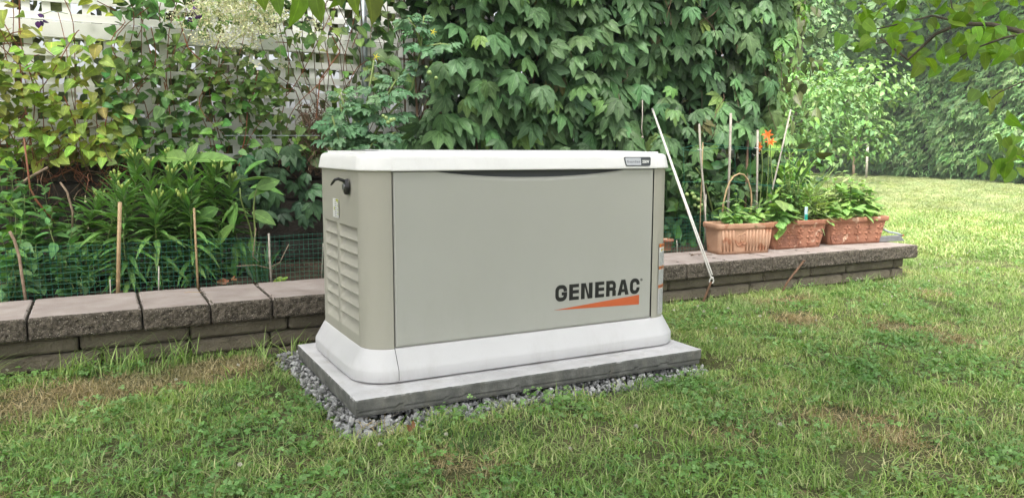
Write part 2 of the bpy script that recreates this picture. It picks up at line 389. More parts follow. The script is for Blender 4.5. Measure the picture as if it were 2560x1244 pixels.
for i in range(3): defs.append(tuft_obj('a%02d' % len(defs), 50, .06, .031, 1.3, .0028, G2+G1[:1]))   # 3-5 pale
for i in range(2): defs.append(tuft_obj('a%02d' % len(defs), 50, .065, .028, 2.2, .0026, G3, .3))     # 6-7 straw
for i in range(3): defs.append(clover_obj('a%02d' % len(defs), 34, .07, G4))                          # 8-10 clover
defs.append(tuft_obj('a%02d' % len(defs), 10, .03, .14, .8, .0045, G1[1:]+G2[:2], .9))                # 11 tall
defs.append(tuft_obj('a%02d' % len(defs), 420, .24, .030, 1.6, .0055, G1+G2+G2))                       # 12 far
defs.append(tuft_obj('a%02d' % len(defs), 420, .24, .028, 1.6, .0055, [(.31, .37, .18), (.36, .40, .22), (.26, .34, .14), (.40, .42, .25)]))                    # 13 far pale
defs.append(tuft_obj('a%02d' % len(defs), 24, .03, .06, .7, .0028, [(.07, .15, .04), (.05, .12, .035), (.10, .17, .06)]))  # 14 dark clump
for o in defs: gc.objects.link(o)
pts = []
def in_view(P, marg=.14):
    d = P-CAM; dep = d@FWD; u = (d@RX)/np.maximum(dep, .01); return (dep > .5) & (np.abs(u) < .653+marg)
def gpts(n, x0, x1, y0, y1):
    x = ru(x0, x1, n); y = ru(y0, y1, n); return np.stack([x, y, ground_z(x, y)], 1)
def notwall(P, m_=.0):
    return ~((P[:, 1] > .835-m_) & (P[:, 0] < 3.69+m_)) & ~((P[:, 1] > 2.3) & (P[:, 0] < 3.9))
def bed_mask(P, e=0.0):    # gravel bed
    wob = .035*fbm(P*np.array([1, 1, 0]), 9, 8)
    x1 = 1.245; y0 = -.17+.045*np.clip(P[:, 0]/1.3, 0, 1)
    return (P[:, 0] > -.075+wob-e) & (P[:, 0] < x1+wob) & (P[:, 1] > y0+wob-e) & (P[:, 1] < .80)
GP = []; GI = []; GS = []
P = gpts(30000, -2.6, 7.5, -1.9, 4.5); dd = np.linalg.norm(P-CAM, axis=1)
P = P[in_view(P) & (dd < 7.0) & notwall(P) & (~bed_mask(P, -.03) | (~bed_mask(P, -.055) & (ru(0, 1, len(P)) < .4)))]; dd = np.linalg.norm(P-CAM, axis=1)
keep = ru(0, 1, len(P)) < np.clip(1.5-.16*dd, .35, 1); P = P[keep]
n1 = fbm(P, 1.3, 11, 3); n2 = fbm(P, 2.1, 21, 2); n3 = fbm(P, 1.7, 31, 2); right = np.clip((P[:, 0]-.5)/3, 0, 1)
idx = rng.integers(0, 3, len(P))
pale = (n1+.42*right+.45*rn(len(P)) > .12); idx[pale] = rng.integers(3, 6, pale.sum())
clo = (n2-.4*right+.5*rn(len(P)) > .12) & ~pale; idx[clo] = rng.integers(8, 11, clo.sum())
dark = (n3 > .5) & (ru(0, 1, len(P)) < .3); idx[dark] = 14
# straw patch along the foot of the wall at the left, and a few small worn ones
def blob(P, cx, cy, rx, ry): return ((P[:, 0]-cx)/rx)**2+((P[:, 1]-cy)/ry)**2
sb = np.minimum.reduce([blob(P, -.62, .56, .42, .17), blob(P, -.95, .42, .25, .12), blob(P, -.36, .66, .22, .12), blob(P, 2.1, .25, .12, .16), blob(P, 2.4, -.3, .14, .1), blob(P, 2.35, .6, .25, .06)])
straw = sb+.35*rn(len(P)) < .9; idx[straw] = rng.integers(6, 8, straw.sum())
st2 = (fbm(P, 2.6, 77, 2) > .42) & (ru(0, 1, len(P)) < .6); idx[st2] = rng.integers(6, 8, st2.sum())
GP.append(P); GI.append(idx); GS.append(ru(.75, 1.25, len(P)))
# tall blades by the foot of the wall
n = 90; x = ru(-1.1, 3.7, n); x[:16] = rn(16)*.14-.62; x[16:30] = rn(14)*.06+.0
P = np.stack([x, ru(.72, .83, n), 0*x], 1); P[:, 2] = ground_z(P[:, 0], P[:, 1]); P = P[~bed_mask(P, 0)]
GP.append(P); GI.append(np.full(len(P), 11)); GS.append(ru(.5, 1.25, len(P))*np.where(P[:, 0] > .8, .65, 1))
P = gpts(90, -1.1, 3, -1.3, .7); P = P[~bed_mask(P, .0)]; GP.append(P); GI.append(np.full(len(P), 11)); GS.append(ru(.3, .55, len(P)))
# far lawn
P = gpts(60000, 2, 24, -4, 24); dd = np.linalg.norm(P-CAM, axis=1)
P = P[in_view(P, .06) & (dd > 6.6) & (dd < 27) & notwall(P)]; dd = np.linalg.norm(P-CAM, axis=1)
P = P[ru(0, 1, len(P)) < np.clip(1.1-dd*.035, .3, 1)]
pal = fbm(P, .35, 41, 2)+.2*rn(len(P))+.03*(np.linalg.norm(P-CAM, axis=1)-9) > .0
GP.append(P); GI.append(np.where(pal, 13, 12)); GS.append(ru(.8, 1.3, len(P)))
GP = np.concatenate(GP); GI = np.concatenate(GI); GS = np.concatenate(GS)
print('grass instances', len(GP))
def gn_instancer(name, P, I, S, coll):
    me = bpy.data.meshes.new(name); me.vertices.add(len(P)); me.vertices.foreach_set('co', P.astype(np.float32).ravel())
    a = me.attributes.new('pick', 'INT', 'POINT'); a.data.foreach_set('value', I.astype(np.int32))
    a = me.attributes.new('sc', 'FLOAT', 'POINT'); a.data.foreach_set('value', S.astype(np.float32))
    a = me.attributes.new('rot', 'FLOAT_VECTOR', 'POINT'); rr = np.stack([.12*rn(len(P)), .12*rn(len(P)), ru(0, 6.283, len(P))], 1).astype(np.float32)
    a.data.foreach_set('vector', rr.ravel()); o = link(name, me)
    g = bpy.data.node_groups.new(name+'_nodes', 'GeometryNodeTree')
    g.interface.new_socket('Geometry', in_out='INPUT', socket_type='NodeSocketGeometry'); g.interface.new_socket('Geometry', in_out='OUTPUT', socket_type='NodeSocketGeometry')
    N = g.nodes.new; gi = N('NodeGroupInput'); go = N('NodeGroupOutput'); ip = N('GeometryNodeInstanceOnPoints'); ci = N('GeometryNodeCollectionInfo')
    ci.inputs['Collection'].default_value = coll; ci.inputs['Separate Children'].default_value = True; ci.inputs['Reset Children'].default_value = True
    def na(nm, ty): k = N('GeometryNodeInputNamedAttribute'); k.data_type = ty; k.inputs['Name'].default_value = nm; return k.outputs['Attribute']
    er = N('FunctionNodeEulerToRotation'); L = g.links.new
    L(gi.outputs[0], ip.inputs['Points']); L(ci.outputs[0], ip.inputs['Instance']); ip.inputs['Pick Instance'].default_value = True
    L(na('pick', 'INT'), ip.inputs['Instance Index']); L(na('rot', 'FLOAT_VECTOR'), er.inputs[0]); L(er.outputs[0], ip.inputs['Rotation'])
    L(na('sc', 'FLOAT'), ip.inputs['Scale']); L(ip.outputs[0], go.inputs[0])
    md = o.modifiers.new('scatter', 'NODES'); md.node_group = g; return o
tag(gn_instancer('grass', GP, GI, GS, gc), 'mown lawn grass mixed with clover and dry straw patches', 'grass', kind='stuff')
# clover flowers, one by one
def flower_mesh():
    tp = leaflet(.4, 4, .3, .2, 0, .5); n = 34; i = np.arange(n)+.5; ph = np.arccos(1-1.45*i/n); th = 2.4*i
    d = np.stack([np.sin(ph)*np.cos(th), np.sin(ph)*np.sin(th), np.cos(ph)], 1); Rm = frames(np.cross(d, rn(n, 3)), d)
    return d*.0015, Rm, np.full(n, .0085), tp
d_, Rm_, S_, tp_ = flower_mesh()
def clover_flower():
    r_ = empty('clover_flower'); s_ = MB().tube([(0, 0, -.035), (.002, 0, -.015), (0, 0, 0)], .0008, 5).build('stem', M_gstem, r_)
    h = scatter('flower_head', [tp_], d_, Rm_, S_, tints(len(d_), (.62, .60, .50), .06, .03), M_petal, r_); return r_
fp = [(595, 912), (20, 918), (440, 948), (600, 1160), (478, 1125), (650, 1165), (1060, 1075), (1115, 1085), (950, 1110), (1425, 1120), (1590, 1065), (1000, 1195), (2000, 828), (1740, 745), (1745, 765),
      (1760, 778), (1685, 775), (1900, 790), (2110, 690), (2140, 700), (2235, 695), (2245, 672), (2390, 600), (2420, 590), (2330, 605), (2460, 640), (2300, 660), (2490, 585), (2380, 640), (2440, 560), (2520, 610), (2230, 740), (2210, 760), (2025, 1130), (1850, 900), (2350, 880), (1950, 1060), (2480, 700), (2300, 720), (1790, 820), (1820, 770), (2040, 800), (715, 1195), (2210, 715)]
fp += [(random.gauss(2480, 70), random.gauss(575, 22)) for _ in range(60)]+[(random.gauss(2330, 90), random.gauss(640, 40)) for _ in range(20)]
fp = [q_ for q_ in fp if q_[1] > 535 and (q_[1] < 1000 or random.random() < .6)]
proto = clover_flower(); kids = list(proto.children)
for k, (u, v) in enumerate(fp):
    p_ = at(u, v, z=.035)
    if p_[1] > .83 and p_[0] < 3.7: p_[1] = .8; p_[2] = .035
    if k == 0: o = proto
    else:
        o = proto.copy(); C.objects.link(o)
        for ch in kids: c_ = ch.copy(); C.objects.link(c_); c_.parent = o
    s_ = random.uniform(.5, .9); o.location = p_; o.scale = (s_,)*3; o.rotation_euler = (random.uniform(-.4, .4), random.uniform(-.4, .4), random.uniform(0, 6))
    tag(o, 'white clover flower head in the sunny lawn past the end of the wall' if p_[0] > 3.4 else 'white clover flower head in the grass close to the block wall' if p_[1] > .45 else 'white clover flower head in the near lawn in front of the generator', 'clover flower', 'white clover flowers scattered in the lawn')
# ------------------------------------------------------------------ gravel bed
def stone(seed):
    bm = bmesh.new(); bmesh.ops.create_icosphere(bm, subdivisions=2, radius=1); r_ = random.Random(seed)
    for _ in range(9):   # chip flat facets
        nrm = Vector((r_.gauss(0, 1), r_.gauss(0, 1), r_.gauss(0, 1))).normalized(); h = r_.uniform(.45, .8)
        for v_ in bm.verts:
            e = v_.co.dot(nrm)-h
            if e > 0: v_.co -= nrm*e
    V_ = np.array([v_.co[:] for v_ in bm.verts]); F_ = np.array([[v_.index for v_ in f.verts] for f in bm.faces]); bm.free()
    return V_, F_, np.tile([.5, .5], (len(V_), 1))
ST = [stone(k) for k in range(7)]
M_gravel, n_, p_, o_ = newmat('gravel'); a_ = n_.nodes.new('ShaderNodeAttribute'); a_.attribute_name = 'tint'
nz_ = noise_node(n_, 130, 4); r_ = ramp(n_, nz_.outputs[0], [(.3, (.75, .75, .75)), (.7, (1.2, 1.2, 1.2))]); n_.links.new(mixc(n_, a_.outputs['Color'], r_.outputs[0], 1.0, 'MULTIPLY'), p_.inputs['Base Color'])
p_.inputs['Roughness'].default_value = .85
P = gpts(13000, -.24, 1.42, -.30, .80); P = P[bed_mask(P, .015)]; inner = (P[:, 0] > .06) & (P[:, 0] < 1.12) & (P[:, 1] > .02)
P = P[~inner | (ru(0, 1, len(P)) < .15)]
P[:, 2] = -.052+ru(0, .042, len(P)); N = len(P)
q = rn(N, 3); Rm = frames(q, rn(N, 3)); S = ru(.006, .0135, N)*np.where(ru(0, 1, N) < .18, 1.35, 1)
g_ = .36+.11*rn(N, 1); gt = np.clip(np.concatenate([g_, g_*1.01, g_*1.0], 1), .08, .5)
tag(scatter('gravel', ST, P, Rm*np.array([1, .75, .6])[None, None, :], S, gt, M_gravel, smooth=False), 'grey crushed stone bed under and around the concrete pad', 'gravel', kind='stuff')
# ------------------------------------------------------------------ concrete pad
def rough_box(x0, x1, y0, y1, z0, z1, st, amp, fr=0., seed=0, er=.004, layer=False):
    """box with subdivided, noisily displaced faces; fr = extra roughness of the front"""
    bm = bmesh.new()
    def cuts(a, b): return max(1, int(round((b-a)/st)))
    nx_, ny_, nz_ = cuts(x0, x1), cuts(y0, y1), max(2, cuts(z0, z1))
    idx = {}; V_ = []; F_ = []
    def vid(i, j, k):
        if (i, j, k) not in idx: idx[(i, j, k)] = len(V_); V_.append((i, j, k))
        return idx[(i, j, k)]
    for i in range(nx_):
        for j in range(ny_):
            F_.append((vid(i, j, 0), vid(i, j+1, 0), vid(i+1, j+1, 0), vid(i+1, j, 0))); F_.append((vid(i, j, nz_), vid(i+1, j, nz_), vid(i+1, j+1, nz_), vid(i, j+1, nz_)))
    for i in range(nx_):
        for k in range(nz_):
            F_.append((vid(i, 0, k), vid(i+1, 0, k), vid(i+1, 0, k+1), vid(i, 0, k+1))); F_.append((vid(i, ny_, k), vid(i, ny_, k+1), vid(i+1, ny_, k+1), vid(i+1, ny_, k)))
    for j in range(ny_):
        for k in range(nz_):
            F_.append((vid(0, j, k), vid(0, j, k+1), vid(0, j+1, k+1), vid(0, j+1, k))); F_.append((vid(nx_, j, k), vid(nx_, j+1, k), vid(nx_, j+1, k+1), vid(nx_, j, k+1)))
    bm.free(); G_ = np.array(V_); P_ = np.stack([x0+(x1-x0)*G_[:, 0]/nx_, y0+(y1-y0)*G_[:, 1]/ny_, z0+(z1-z0)*G_[:, 2]/nz_], 1)
    nr = np.stack([(G_[:, 0] == nx_)*1.-(G_[:, 0] == 0), (G_[:, 1] == ny_)*1.-(G_[:, 1] == 0), (G_[:, 2] == nz_)*1.-(G_[:, 2] == 0)], 1)
    ne = np.abs(nr).sum(1); edge = ne > 1
    n1_ = fbm(P_, 28, seed, 3); n2_ = fbm(P_, 75, seed+3, 2)
    d = amp*n1_; P_ = P_+nr*(d/np.maximum(ne, 1))[:, None]-nr*(edge*er*(1+.8*n2_))[:, None]
    fm = (G_[:, 1] == 0)
    P_[fm, 1] -= fr*(.55*n1_[fm]+.75*n2_[fm])
    if layer:   # cast in two lifts: lower lift slightly set back, ragged line between
        k = (P_[:, 2] < z0+(z1-z0)*.36+.0022*n1_)
        P_ = P_-nr*np.array([1, 1, 0])*(k*.004)[:, None]
    return P_, F_
PADX0, PADX1, PADY0, PADY1 = -.046, 1.236, -.093, .636; PZ = .054
V, F = rough_box(PADX0, PADX1, PADY0, PADY1, .0, PZ, .0065, .0011, .0014, 5, .0020, True)
M_pad = mat('concrete_pad', (.40, .40, .40), (.50, .49, .495), 10, .85, .25, 200, .3, spots=(300, (.30, .30, .29), .69))
m2, n_, p_, o_ = newmat('concrete_pad_cast')   # upward faces pale, sides dark grey, mixed by surface normal
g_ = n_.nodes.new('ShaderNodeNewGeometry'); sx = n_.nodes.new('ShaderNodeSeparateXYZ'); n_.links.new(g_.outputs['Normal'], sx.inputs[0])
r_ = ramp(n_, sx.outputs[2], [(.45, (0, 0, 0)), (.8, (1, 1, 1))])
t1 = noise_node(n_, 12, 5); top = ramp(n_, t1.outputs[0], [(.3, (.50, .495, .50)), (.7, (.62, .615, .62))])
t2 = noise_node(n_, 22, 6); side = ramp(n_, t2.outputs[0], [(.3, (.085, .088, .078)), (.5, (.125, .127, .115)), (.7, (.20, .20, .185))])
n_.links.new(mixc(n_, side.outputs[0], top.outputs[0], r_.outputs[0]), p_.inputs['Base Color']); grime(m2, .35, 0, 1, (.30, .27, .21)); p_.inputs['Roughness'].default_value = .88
t3 = noise_node(n_, 160, 6); b_ = n_.nodes.new('ShaderNodeBump'); b_.inputs['Strength'].default_value = .35; b_.inputs['Distance'].default_value = .006; n_.links.new(t3.outputs[0], b_.inputs['Height']); n_.links.new(b_.outputs[0], p_.inputs['Normal'])
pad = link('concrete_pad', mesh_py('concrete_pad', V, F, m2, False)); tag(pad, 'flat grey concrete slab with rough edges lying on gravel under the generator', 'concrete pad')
# ------------------------------------------------------------------ generator
L, D, SA, SB = 1.2274, .64, .120, 1.1009
gen = empty('generator', (L/2, D/2, PZ), 'tan and white standby generator enclosure on the concrete pad', 'generator')
def end_path(i, r=.115, bow=.004, right=False, ns=70, a=SA, Lx=L):
    """outline of one rounded end from the front seam round the side to the back seam, inset i"""
    rr = max(r-i, .01); P_ = [(a-(a-r)*t, i) for t in np.linspace(0, 1, 4)] if a > r else [(a, i)]
    # arc front
    for t in np.linspace(0, 1, 16)[(0 if a < r else 1):]: q = t*math.pi/2; P_.append((r-rr*math.sin(q), r-rr*math.cos(q)))
    for t in np.linspace(0, 1, ns)[1:-1]: P_.append((i, r+(D-2*r)*t))
    for t in np.linspace(0, 1, 16): q = t*math.pi/2; P_.append((r-rr*math.cos(q), D-r+rr*math.sin(q)))
    P_.append((a, D-i))
    P_ = np.array(P_); P_[:, 0] -= bow*np.clip(np.sin(np.pi*np.clip((P_[:, 1]-.02)/(D-.04), 0, 1)), 0, 1)*np.clip((a-P_[:, 0])/.05, 0, 1)-bow*0
    if right: P_[:, 0] = Lx-P_[:, 0]
    return P_
def loft(rings):
    """rings: list of (n,3) open polylines -> grid faces"""
    n = len(rings[0]); V_ = np.concatenate(rings); F_ = [(i*n+j, i*n+j+1, (i+1)*n+j+1, (i+1)*n+j) for i in range(len(rings)-1) for j in range(n-1)]
    return V_, F_
def addloft(name, rings, matr, parent=gen, smooth=True, flip=False):
    V_, F_ = loft(rings)
    if flip: F_ = [f[::-1] for f in F_]
    me = mesh_py(name, V_, F_, matr, smooth); return link(name, me, parent)
def ringz(P2, z): return np.column_stack([P2, np.full(len(P2), z)])
# --- base skirt: profile (inset, z)
prof = [(.02, .0055), (.003, .0055), (0, .009), (0, .038), (.0015, .043), (.005, .049), (.026, .087), (.0318, .097), (.0345, .101), (.0375, .1025), (.06, .1025)]
for right in (False, True):
    rs = [ringz(end_path(i, .115, .006, right, 24, a=(L-SB+.0009 if right else SA-.0009)), PZ+z) for i, z in prof]
    addloft('base_end', rs, M_skirt, flip=right)
def front_profile(x0, x1, prof_, yf=lambda i: i, nseg=2):
    xs = np.linspace(x0, x1, nseg); return [np.array([(x, yf(i), PZ+z) for x in xs]) for i, z in prof_]
mb = MB()
V_, F_ = loft(front_profile(SA+.0009, SB-.0009, prof)); mb.add(V_, F_)
mb.build('base_front', M_skirt, gen, True); mb = MB()
V_, F_ = loft(front_profile(SA+.0009, SB-.0009, prof, lambda i: D-i)); mb.add(V_, [f[::-1] for f in F_]); mb.build('base_back', M_skirt, gen, True)
# near-black filler: shade of the seams and under the skirt put into colour
MB().box(.075, L-.075, .075, D-.075, PZ+.0012, PZ+.69).box(SA, SB, .016, D-.016, PZ+.0008, PZ+.0062).box(.055, SA, .05, D-.05, PZ+.0008, PZ+.0062).build('dark_filler', M_dark, gen)
# --- rounded ends of the housing with pressed louvres
def dense_end(i, right):
    r = .115; rr = r-i; aa = (L-SB if right else SA)-.0015; pts_ = [(aa, i)]
    for q in np.linspace(0, math.pi/2, 34): pts_.append((r-rr*math.sin(q), r-rr*math.cos(q)))
    for y in np.linspace(r, D-r, 132)[1:-1]: pts_.append((i, y))
    for q in np.linspace(0, math.pi/2, 34): pts_.append((r-rr*math.cos(q), D-r+rr*math.sin(q)))
    pts_.append((aa, D-i)); P_ = np.array(pts_)
    P_[:, 0] -= .004*np.clip(np.sin(np.pi*np.clip((P_[:, 1]-.02)/(D-.04), 0, 1)), 0, 1)*np.clip((SA-P_[:, 0])/.05, 0, 1)
    return P_
for right in (False, True):
    base = dense_end(.0355, right); T_ = np.gradient(base, axis=0); T_ /= np.linalg.norm(T_, axis=1)[:, None]; Nn = np.column_stack([T_[:, 1], -T_[:, 0]])
    Nn *= -1*np.sign((Nn*(base-np.array([.3, D/2]))).sum(1))[:, None]   # inward
    zs = np.concatenate([[.101, .1015], np.arange(.104, .497, .00275), np.arange(.50, .640, .012), [.648]])
    rings = []
    for z in zs:
        zz = z+PZ; dep = np.zeros(len(base)); y = base[:, 1]
        Z0, Z1, NR = .190, .522, 8
        if Z0 < zz < Z1:
            t = (zz-Z0)/(Z1-Z0)*NR; fr = t-math.floor(t)      # 0 bottom of row .. 1 top
            prof_d = .027*(fr**.9)*(1-max(0, (fr-.93)/.07))   # slopes inward going up, then sharp lip
            for y0_, y1_ in ((.118, .318), (.340, .500)):
                k = np.clip((y-y0_)/.012, 0, 1)*np.clip((y1_-y)/.012, 0, 1); k = k*k*(3-2*k)
                dep = np.maximum(dep, prof_d*k)
        taper = .002*(z-.1)/.55
        if z == .101: dep = dep+.004
        q = base+Nn*(dep+taper)[:, None]*1.0
        if right: q = q.copy(); q[:, 0] = L-q[:, 0]
        rings.append(ringz(q, zz))
    addloft('housing_end', rings, M_tan_end, flip=right)
# --- back panel and front door
MB().box(SA+.0015, SB-.0015, D-.045, D-.0355, PZ+.101, PZ+.648).build('back_panel', M_tan, gen, bevel=.002)
dx0, dx1, dz0, dz1 = SA+.0035, SB-.0035, PZ+.105, PZ+.6435
nxd, nzd = 260, 120; yF = .0345
xs = dx0+(dx1-dx0)*np.linspace(0, 1, nxd); zs = dz0+(dz1-dz0)*np.linspace(0, 1, nzd)
def arc(x): return PZ+.648-.026*np.clip(1-np.abs((x-.62)/.39)**2.2, 0, 1)
V = []; F = []
for j in range(nzd):
    for i in range(nxd):
        x = xs[i]; z = zs[j]; top_ = min(dz1, arc(x)); z = dz0+(top_-dz0)*(j/(nzd-1))
        e = min(x-dx0, dx1-x, z-dz0, ); y = yF+.0025*max(0, 1-e/.003)**2
        sc_ = max(0, 1-(top_-z)/.012) if arc(x) < dz1 else 0
        y += .006*sc_**2*min(1, (dz1-arc(x))/.006)
        V.append((x, y, z))
for j in range(nzd-1):
    for i in range(nxd-1): a = j*nxd+i; F.append((a, a+1, a+nxd+1, a+nxd))
# thickness lip round the edge
bd = [i for i in range(nxd)]+[j*nxd+nxd-1 for j in range(1, nzd)]+[(nzd-1)*nxd+i for i in range(nxd-2, -1, -1)]+[j*nxd for j in range(nzd-2, 0, -1)]
n0 = len(V); V += [(V[k][0], yF+.016, V[k][2]) for k in bd]
F += [(bd[k], n0+k, n0+(k+1) % len(bd), bd[(k+1) % len(bd)]) for k in range(len(bd))]
door = link('door', mesh_py('door', V, F, M_tan, True), gen)
MB().box(.20, 1.03, .052, .056, PZ+.60, PZ+.648).build('handle_recess', M_recess, gen)
# --- lid
lprof = [(.052, .6475), (.024, .6475), (.0215, .6465), (.020, .6475), (.021, .652), (.027, .680), (.0295, .688), (.034, .694), (.041, .6975), (.055, .699), (.075, .6995), (.078, .7025), (.10, .7045), (.124, .7055)]
for right in (False, True):
    rs = []
    for i, z in lprof:
        ii = i+.006
        e = end_path(ii, .115, .004, right, 30, a=(L-SB if right else SA)); e = e.copy()
        rs.append(ringz(e, PZ+z))
    addloft('lid_end', rs, M_lid, flip=right)
mb = MB(); up = .0012
lp2 = [(i+.0035 if i < .06 else i+.006, z+(up if z > .66 else (-.0008))) for i, z in lprof]+[(.32, .709)]
xs_ = [SA-.004, SA+.003, SA+.008, SB-.008, SB-.003, SB+.004]; offs = [.0018, .0, -.0003, -.0003, .0, .0018]
for back in (False, True):
    rings = [np.array([(x, (D-(i+o_)) if back else (i+o_), PZ+z-o_*.4) for x, o_ in zip(xs_, offs)]) for i, z in lp2]
    V_, F_ = loft(rings); mb.add(V_, [f[::-1] for f in F_] if back else F_)
mb.build('lid_centre', M_lid, gen, True)
MB().box(.06, SA+.01, .10, D-.10, PZ+.695, PZ+.7048).build('lid_top_panel', M_lid, gen, bevel=.002)
MB().box(SB-.01, L-.06, .10, D-.10, PZ+.695, PZ+.7048).build('lid_top_panel', M_lid, gen, bevel=.002)
# --- badge on the lid
def slab(mbx, pts2, y0, y1, tilt=None):
    """polygon in x,z turned into a thin slab facing -y"""
    n = len(pts2); f = (lambda x, z, y: (x, y+(tilt(z) if tilt else 0), z))
    V_ = [f(x, z, y0) for x, z in pts2]+[f(x, z, y1) for x, z in pts2]
    return mbx.add(V_, [tuple(range(n)), tuple(range(2*n-1, n-1, -1))]+[(k, k+n, (k+1) % n+n, (k+1) % n) for k in range(n)])
def rpoly(x0, x1, z0, z1, r, n=5, skew=0., bulge=0.):
    P_ = []
    for cx, cz, a0 in ((x1-r, z0+r, -90), (x1-r, z1-r, 0), (x0+r, z1-r, 90), (x0+r, z0+r, 180)):
        for t in range(n+1): q = math.radians(a0+90*t/n); P_.append((cx+r*math.cos(q), cz+r*math.sin(q)))
    return [(x+skew*(z-z0), z) for x, z in P_]
tilt = lambda z: (z-(PZ+.652))*.214
lidy = .0238
def lidpt(x0, x1, z0, z1, r, dy): return rpoly(x0, x1, z0, z1, r, skew=0)
bx0, bx1, bz0, bz1 = .962, 1.078, PZ+.6555, PZ+.6865
def taper_badge(pts2): # narrower at the bottom like the photo's badge
    cx = (bx0+bx1)/2; return [(cx+(x-cx)*(.90+.10*(z-bz0)/(bz1-bz0)), z) for x, z in pts2]
bg_ = MB(); slab(bg_, taper_badge(rpoly(bx0, bx1, bz0, bz1, .006)), lidy-.0030, lidy+.002, tilt); badge = bg_.build('name_badge', M_recess, gen)
b2 = MB(); slab(b2, taper_badge(rpoly(bx0+.003, bx0+.071, bz0+.0028, bz1-.0028, .003)), lidy-.0040, lidy-.003, tilt); b2.build('badge_plate', M_silver, badge)
dg = bpy.context.evaluated_depsgraph_get
def text_mesh(s, size, matr, name, parent, fn, bold=0., shear=0., spacing=1., width=None):
    cu = bpy.data.curves.new(name, 'FONT'); cu.body = s; cu.size = size; cu.offset = bold; cu.shear = shear; cu.space_character = spacing; cu.extrude = .0002; cu.resolution_u = 3
    to = bpy.data.objects.new(name, cu); C.objects.link(to); bpy.context.view_layer.update()
    me = bpy.data.meshes.new_from_object(to.evaluated_get(dg())); bpy.data.objects.remove(to); bpy.data.curves.remove(cu)
    co = np.array([v.co[:] for v in me.vertices]); wd = co[:, 0].max()-co[:, 0].min(); co[:, 0] -= co[:, 0].min()
    if width: co[:, 0] *= width/wd
    new = np.array([fn(*c) for c in co]); me.vertices.foreach_set('co', new.astype(np.float32).ravel()); me.update(); me.name = name
    me.materials.clear(); me.materials.append(matr); return link(name, me, parent)
text_mesh('Guardian', .0115, M_ink, 'badge_lettering', badge, lambda x, y, z: (bx0+.0095+x, lidy-.0043-z+tilt(bz0+.012+y), bz0+.0115+y), width=.056, spacing=1.25, bold=.0001)
text_mesh('22kW', .0135, M_white, 'badge_lettering', badge, lambda x, y, z: (bx0+.0755+x, lidy-.0034-z+tilt(bz0+.011+y), bz0+.0105+y), width=.032, bold=.0007, shear=.15)
# --- brand lettering on the door, drawn as strokes
def stroke(mbx, pts_, wd, y):
    """flat thick polyline with mitred joints in x,z"""
    P_ = [np.array(p) for p in pts_]; n = len(P_); Lf = []; Rt = []
    for i in range(n):
        d0 = (P_[i]-P_[i-1]) if i else (P_[1]-P_[0]); d1 = (P_[i+1]-P_[i]) if i < n-1 else (P_[i]-P_[i-1])
        d0 = d0/np.linalg.norm(d0); d1 = d1/np.linalg.norm(d1); t = d0+d1; t /= np.linalg.norm(t); nn = np.array([-t[1], t[0]]); k = wd/2/max(.5, nn@np.array([-d0[1], d0[0]]))
        Lf.append(P_[i]+nn*k); Rt.append(P_[i]-nn*k)
    for i in range(n-1): slab(mbx, [tuple(Lf[i]), tuple(Rt[i]), tuple(Rt[i+1]), tuple(Lf[i+1])][::-1], y-.0006, y)
def cur(cx, cz, rx, rz, a0, a1, n=6): return [(cx+rx*math.cos(math.radians(a0+(a1-a0)*t/n)), cz+rz*math.sin(math.radians(a0+(a1-a0)*t/n))) for t in range(n+1)]
def px(c): return float(at(1350+c/4.977, 725, y=.0345)[0])
H_ = .0555; Z_ = .2525; s1 = .0150; s2 = .0125
let = MB(); yl = yF-.0002
def E_(x0, x1):
    slab(let, [(x0, Z_), (x0+s1, Z_), (x0+s1, Z_+H_), (x0, Z_+H_)], yl-.0006, yl)
    for z in (Z_, Z_+H_/2-s2*.42, Z_+H_-s2*.95): slab(let, [(x0+s1, z), (x1, z), (x1, z+s2*.95), (x0+s1, z+s2*.95)], yl-.0006, yl)
def Cshape(x0, x1, G=False):
    w2 = s1/2; r = .013; a, b = x0+w2, x1-w2*1.0; lo_, hi_ = Z_+s2/2, Z_+H_-s2/2; pts_ = [(b, hi_-.0165)]
    pts_ += cur(b-r, hi_-r, r, r, 0, 90, 5)+cur(a+r, hi_-r, r, r, 90, 180, 5)+cur(a+r, lo_+r, r, r, 180, 270, 5)+cur(b-r, lo_+r, r, r, 270, 360, 5)
    pts_ += [(b, lo_+(.0235 if G else .0165))]; stroke(let, pts_, s2*1.08, yl)
    if G: slab(let, [(x0+.026, Z_+H_/2-.008), (x1-.0005, Z_+H_/2-.008), (x1-.0005, Z_+H_/2+.003), (x0+.026, Z_+H_/2+.003)], yl-.0008, yl-.0001)
Cshape(px(188), px(338), True); E_(px(363), px(483))
x0, x1 = px(510), px(652)
for q in (x0, x1-s1): slab(let, [(q, Z_), (q+s1, Z_), (q+s1, Z_+H_), (q, Z_+H_)], yl-.0006, yl)
slab(let, [(x1-s1-.004, Z_), (x1-s1+.002, Z_), (x1-s1+.002, Z_+.006), (x0+s1+.004, Z_+H_), (x0+s1-.002, Z_+H_), (x0+s1-.002, Z_+H_-.006)], yl-.0008, yl-.0001)
E_(px(685), px(797))
x0, x1 = px(822), px(945); w2 = s1/2; r = .011
slab(let, [(x0, Z_), (x0+s1, Z_), (x0+s1, Z_+H_), (x0, Z_+H_)], yl-.0006, yl)
stroke(let, [(x0+s1-.001, Z_+H_-s2/2)]+cur(x1-w2-r, Z_+H_-s2/2-r, r, r, 90, 0, 5)+cur(x1-w2-r*.8, Z_+.0195+s2/2+r*.5, r*.8, r*.5, 0, -90, 4)+[(x0+s1-.001, Z_+.0195+s2/2)], s2, yl)
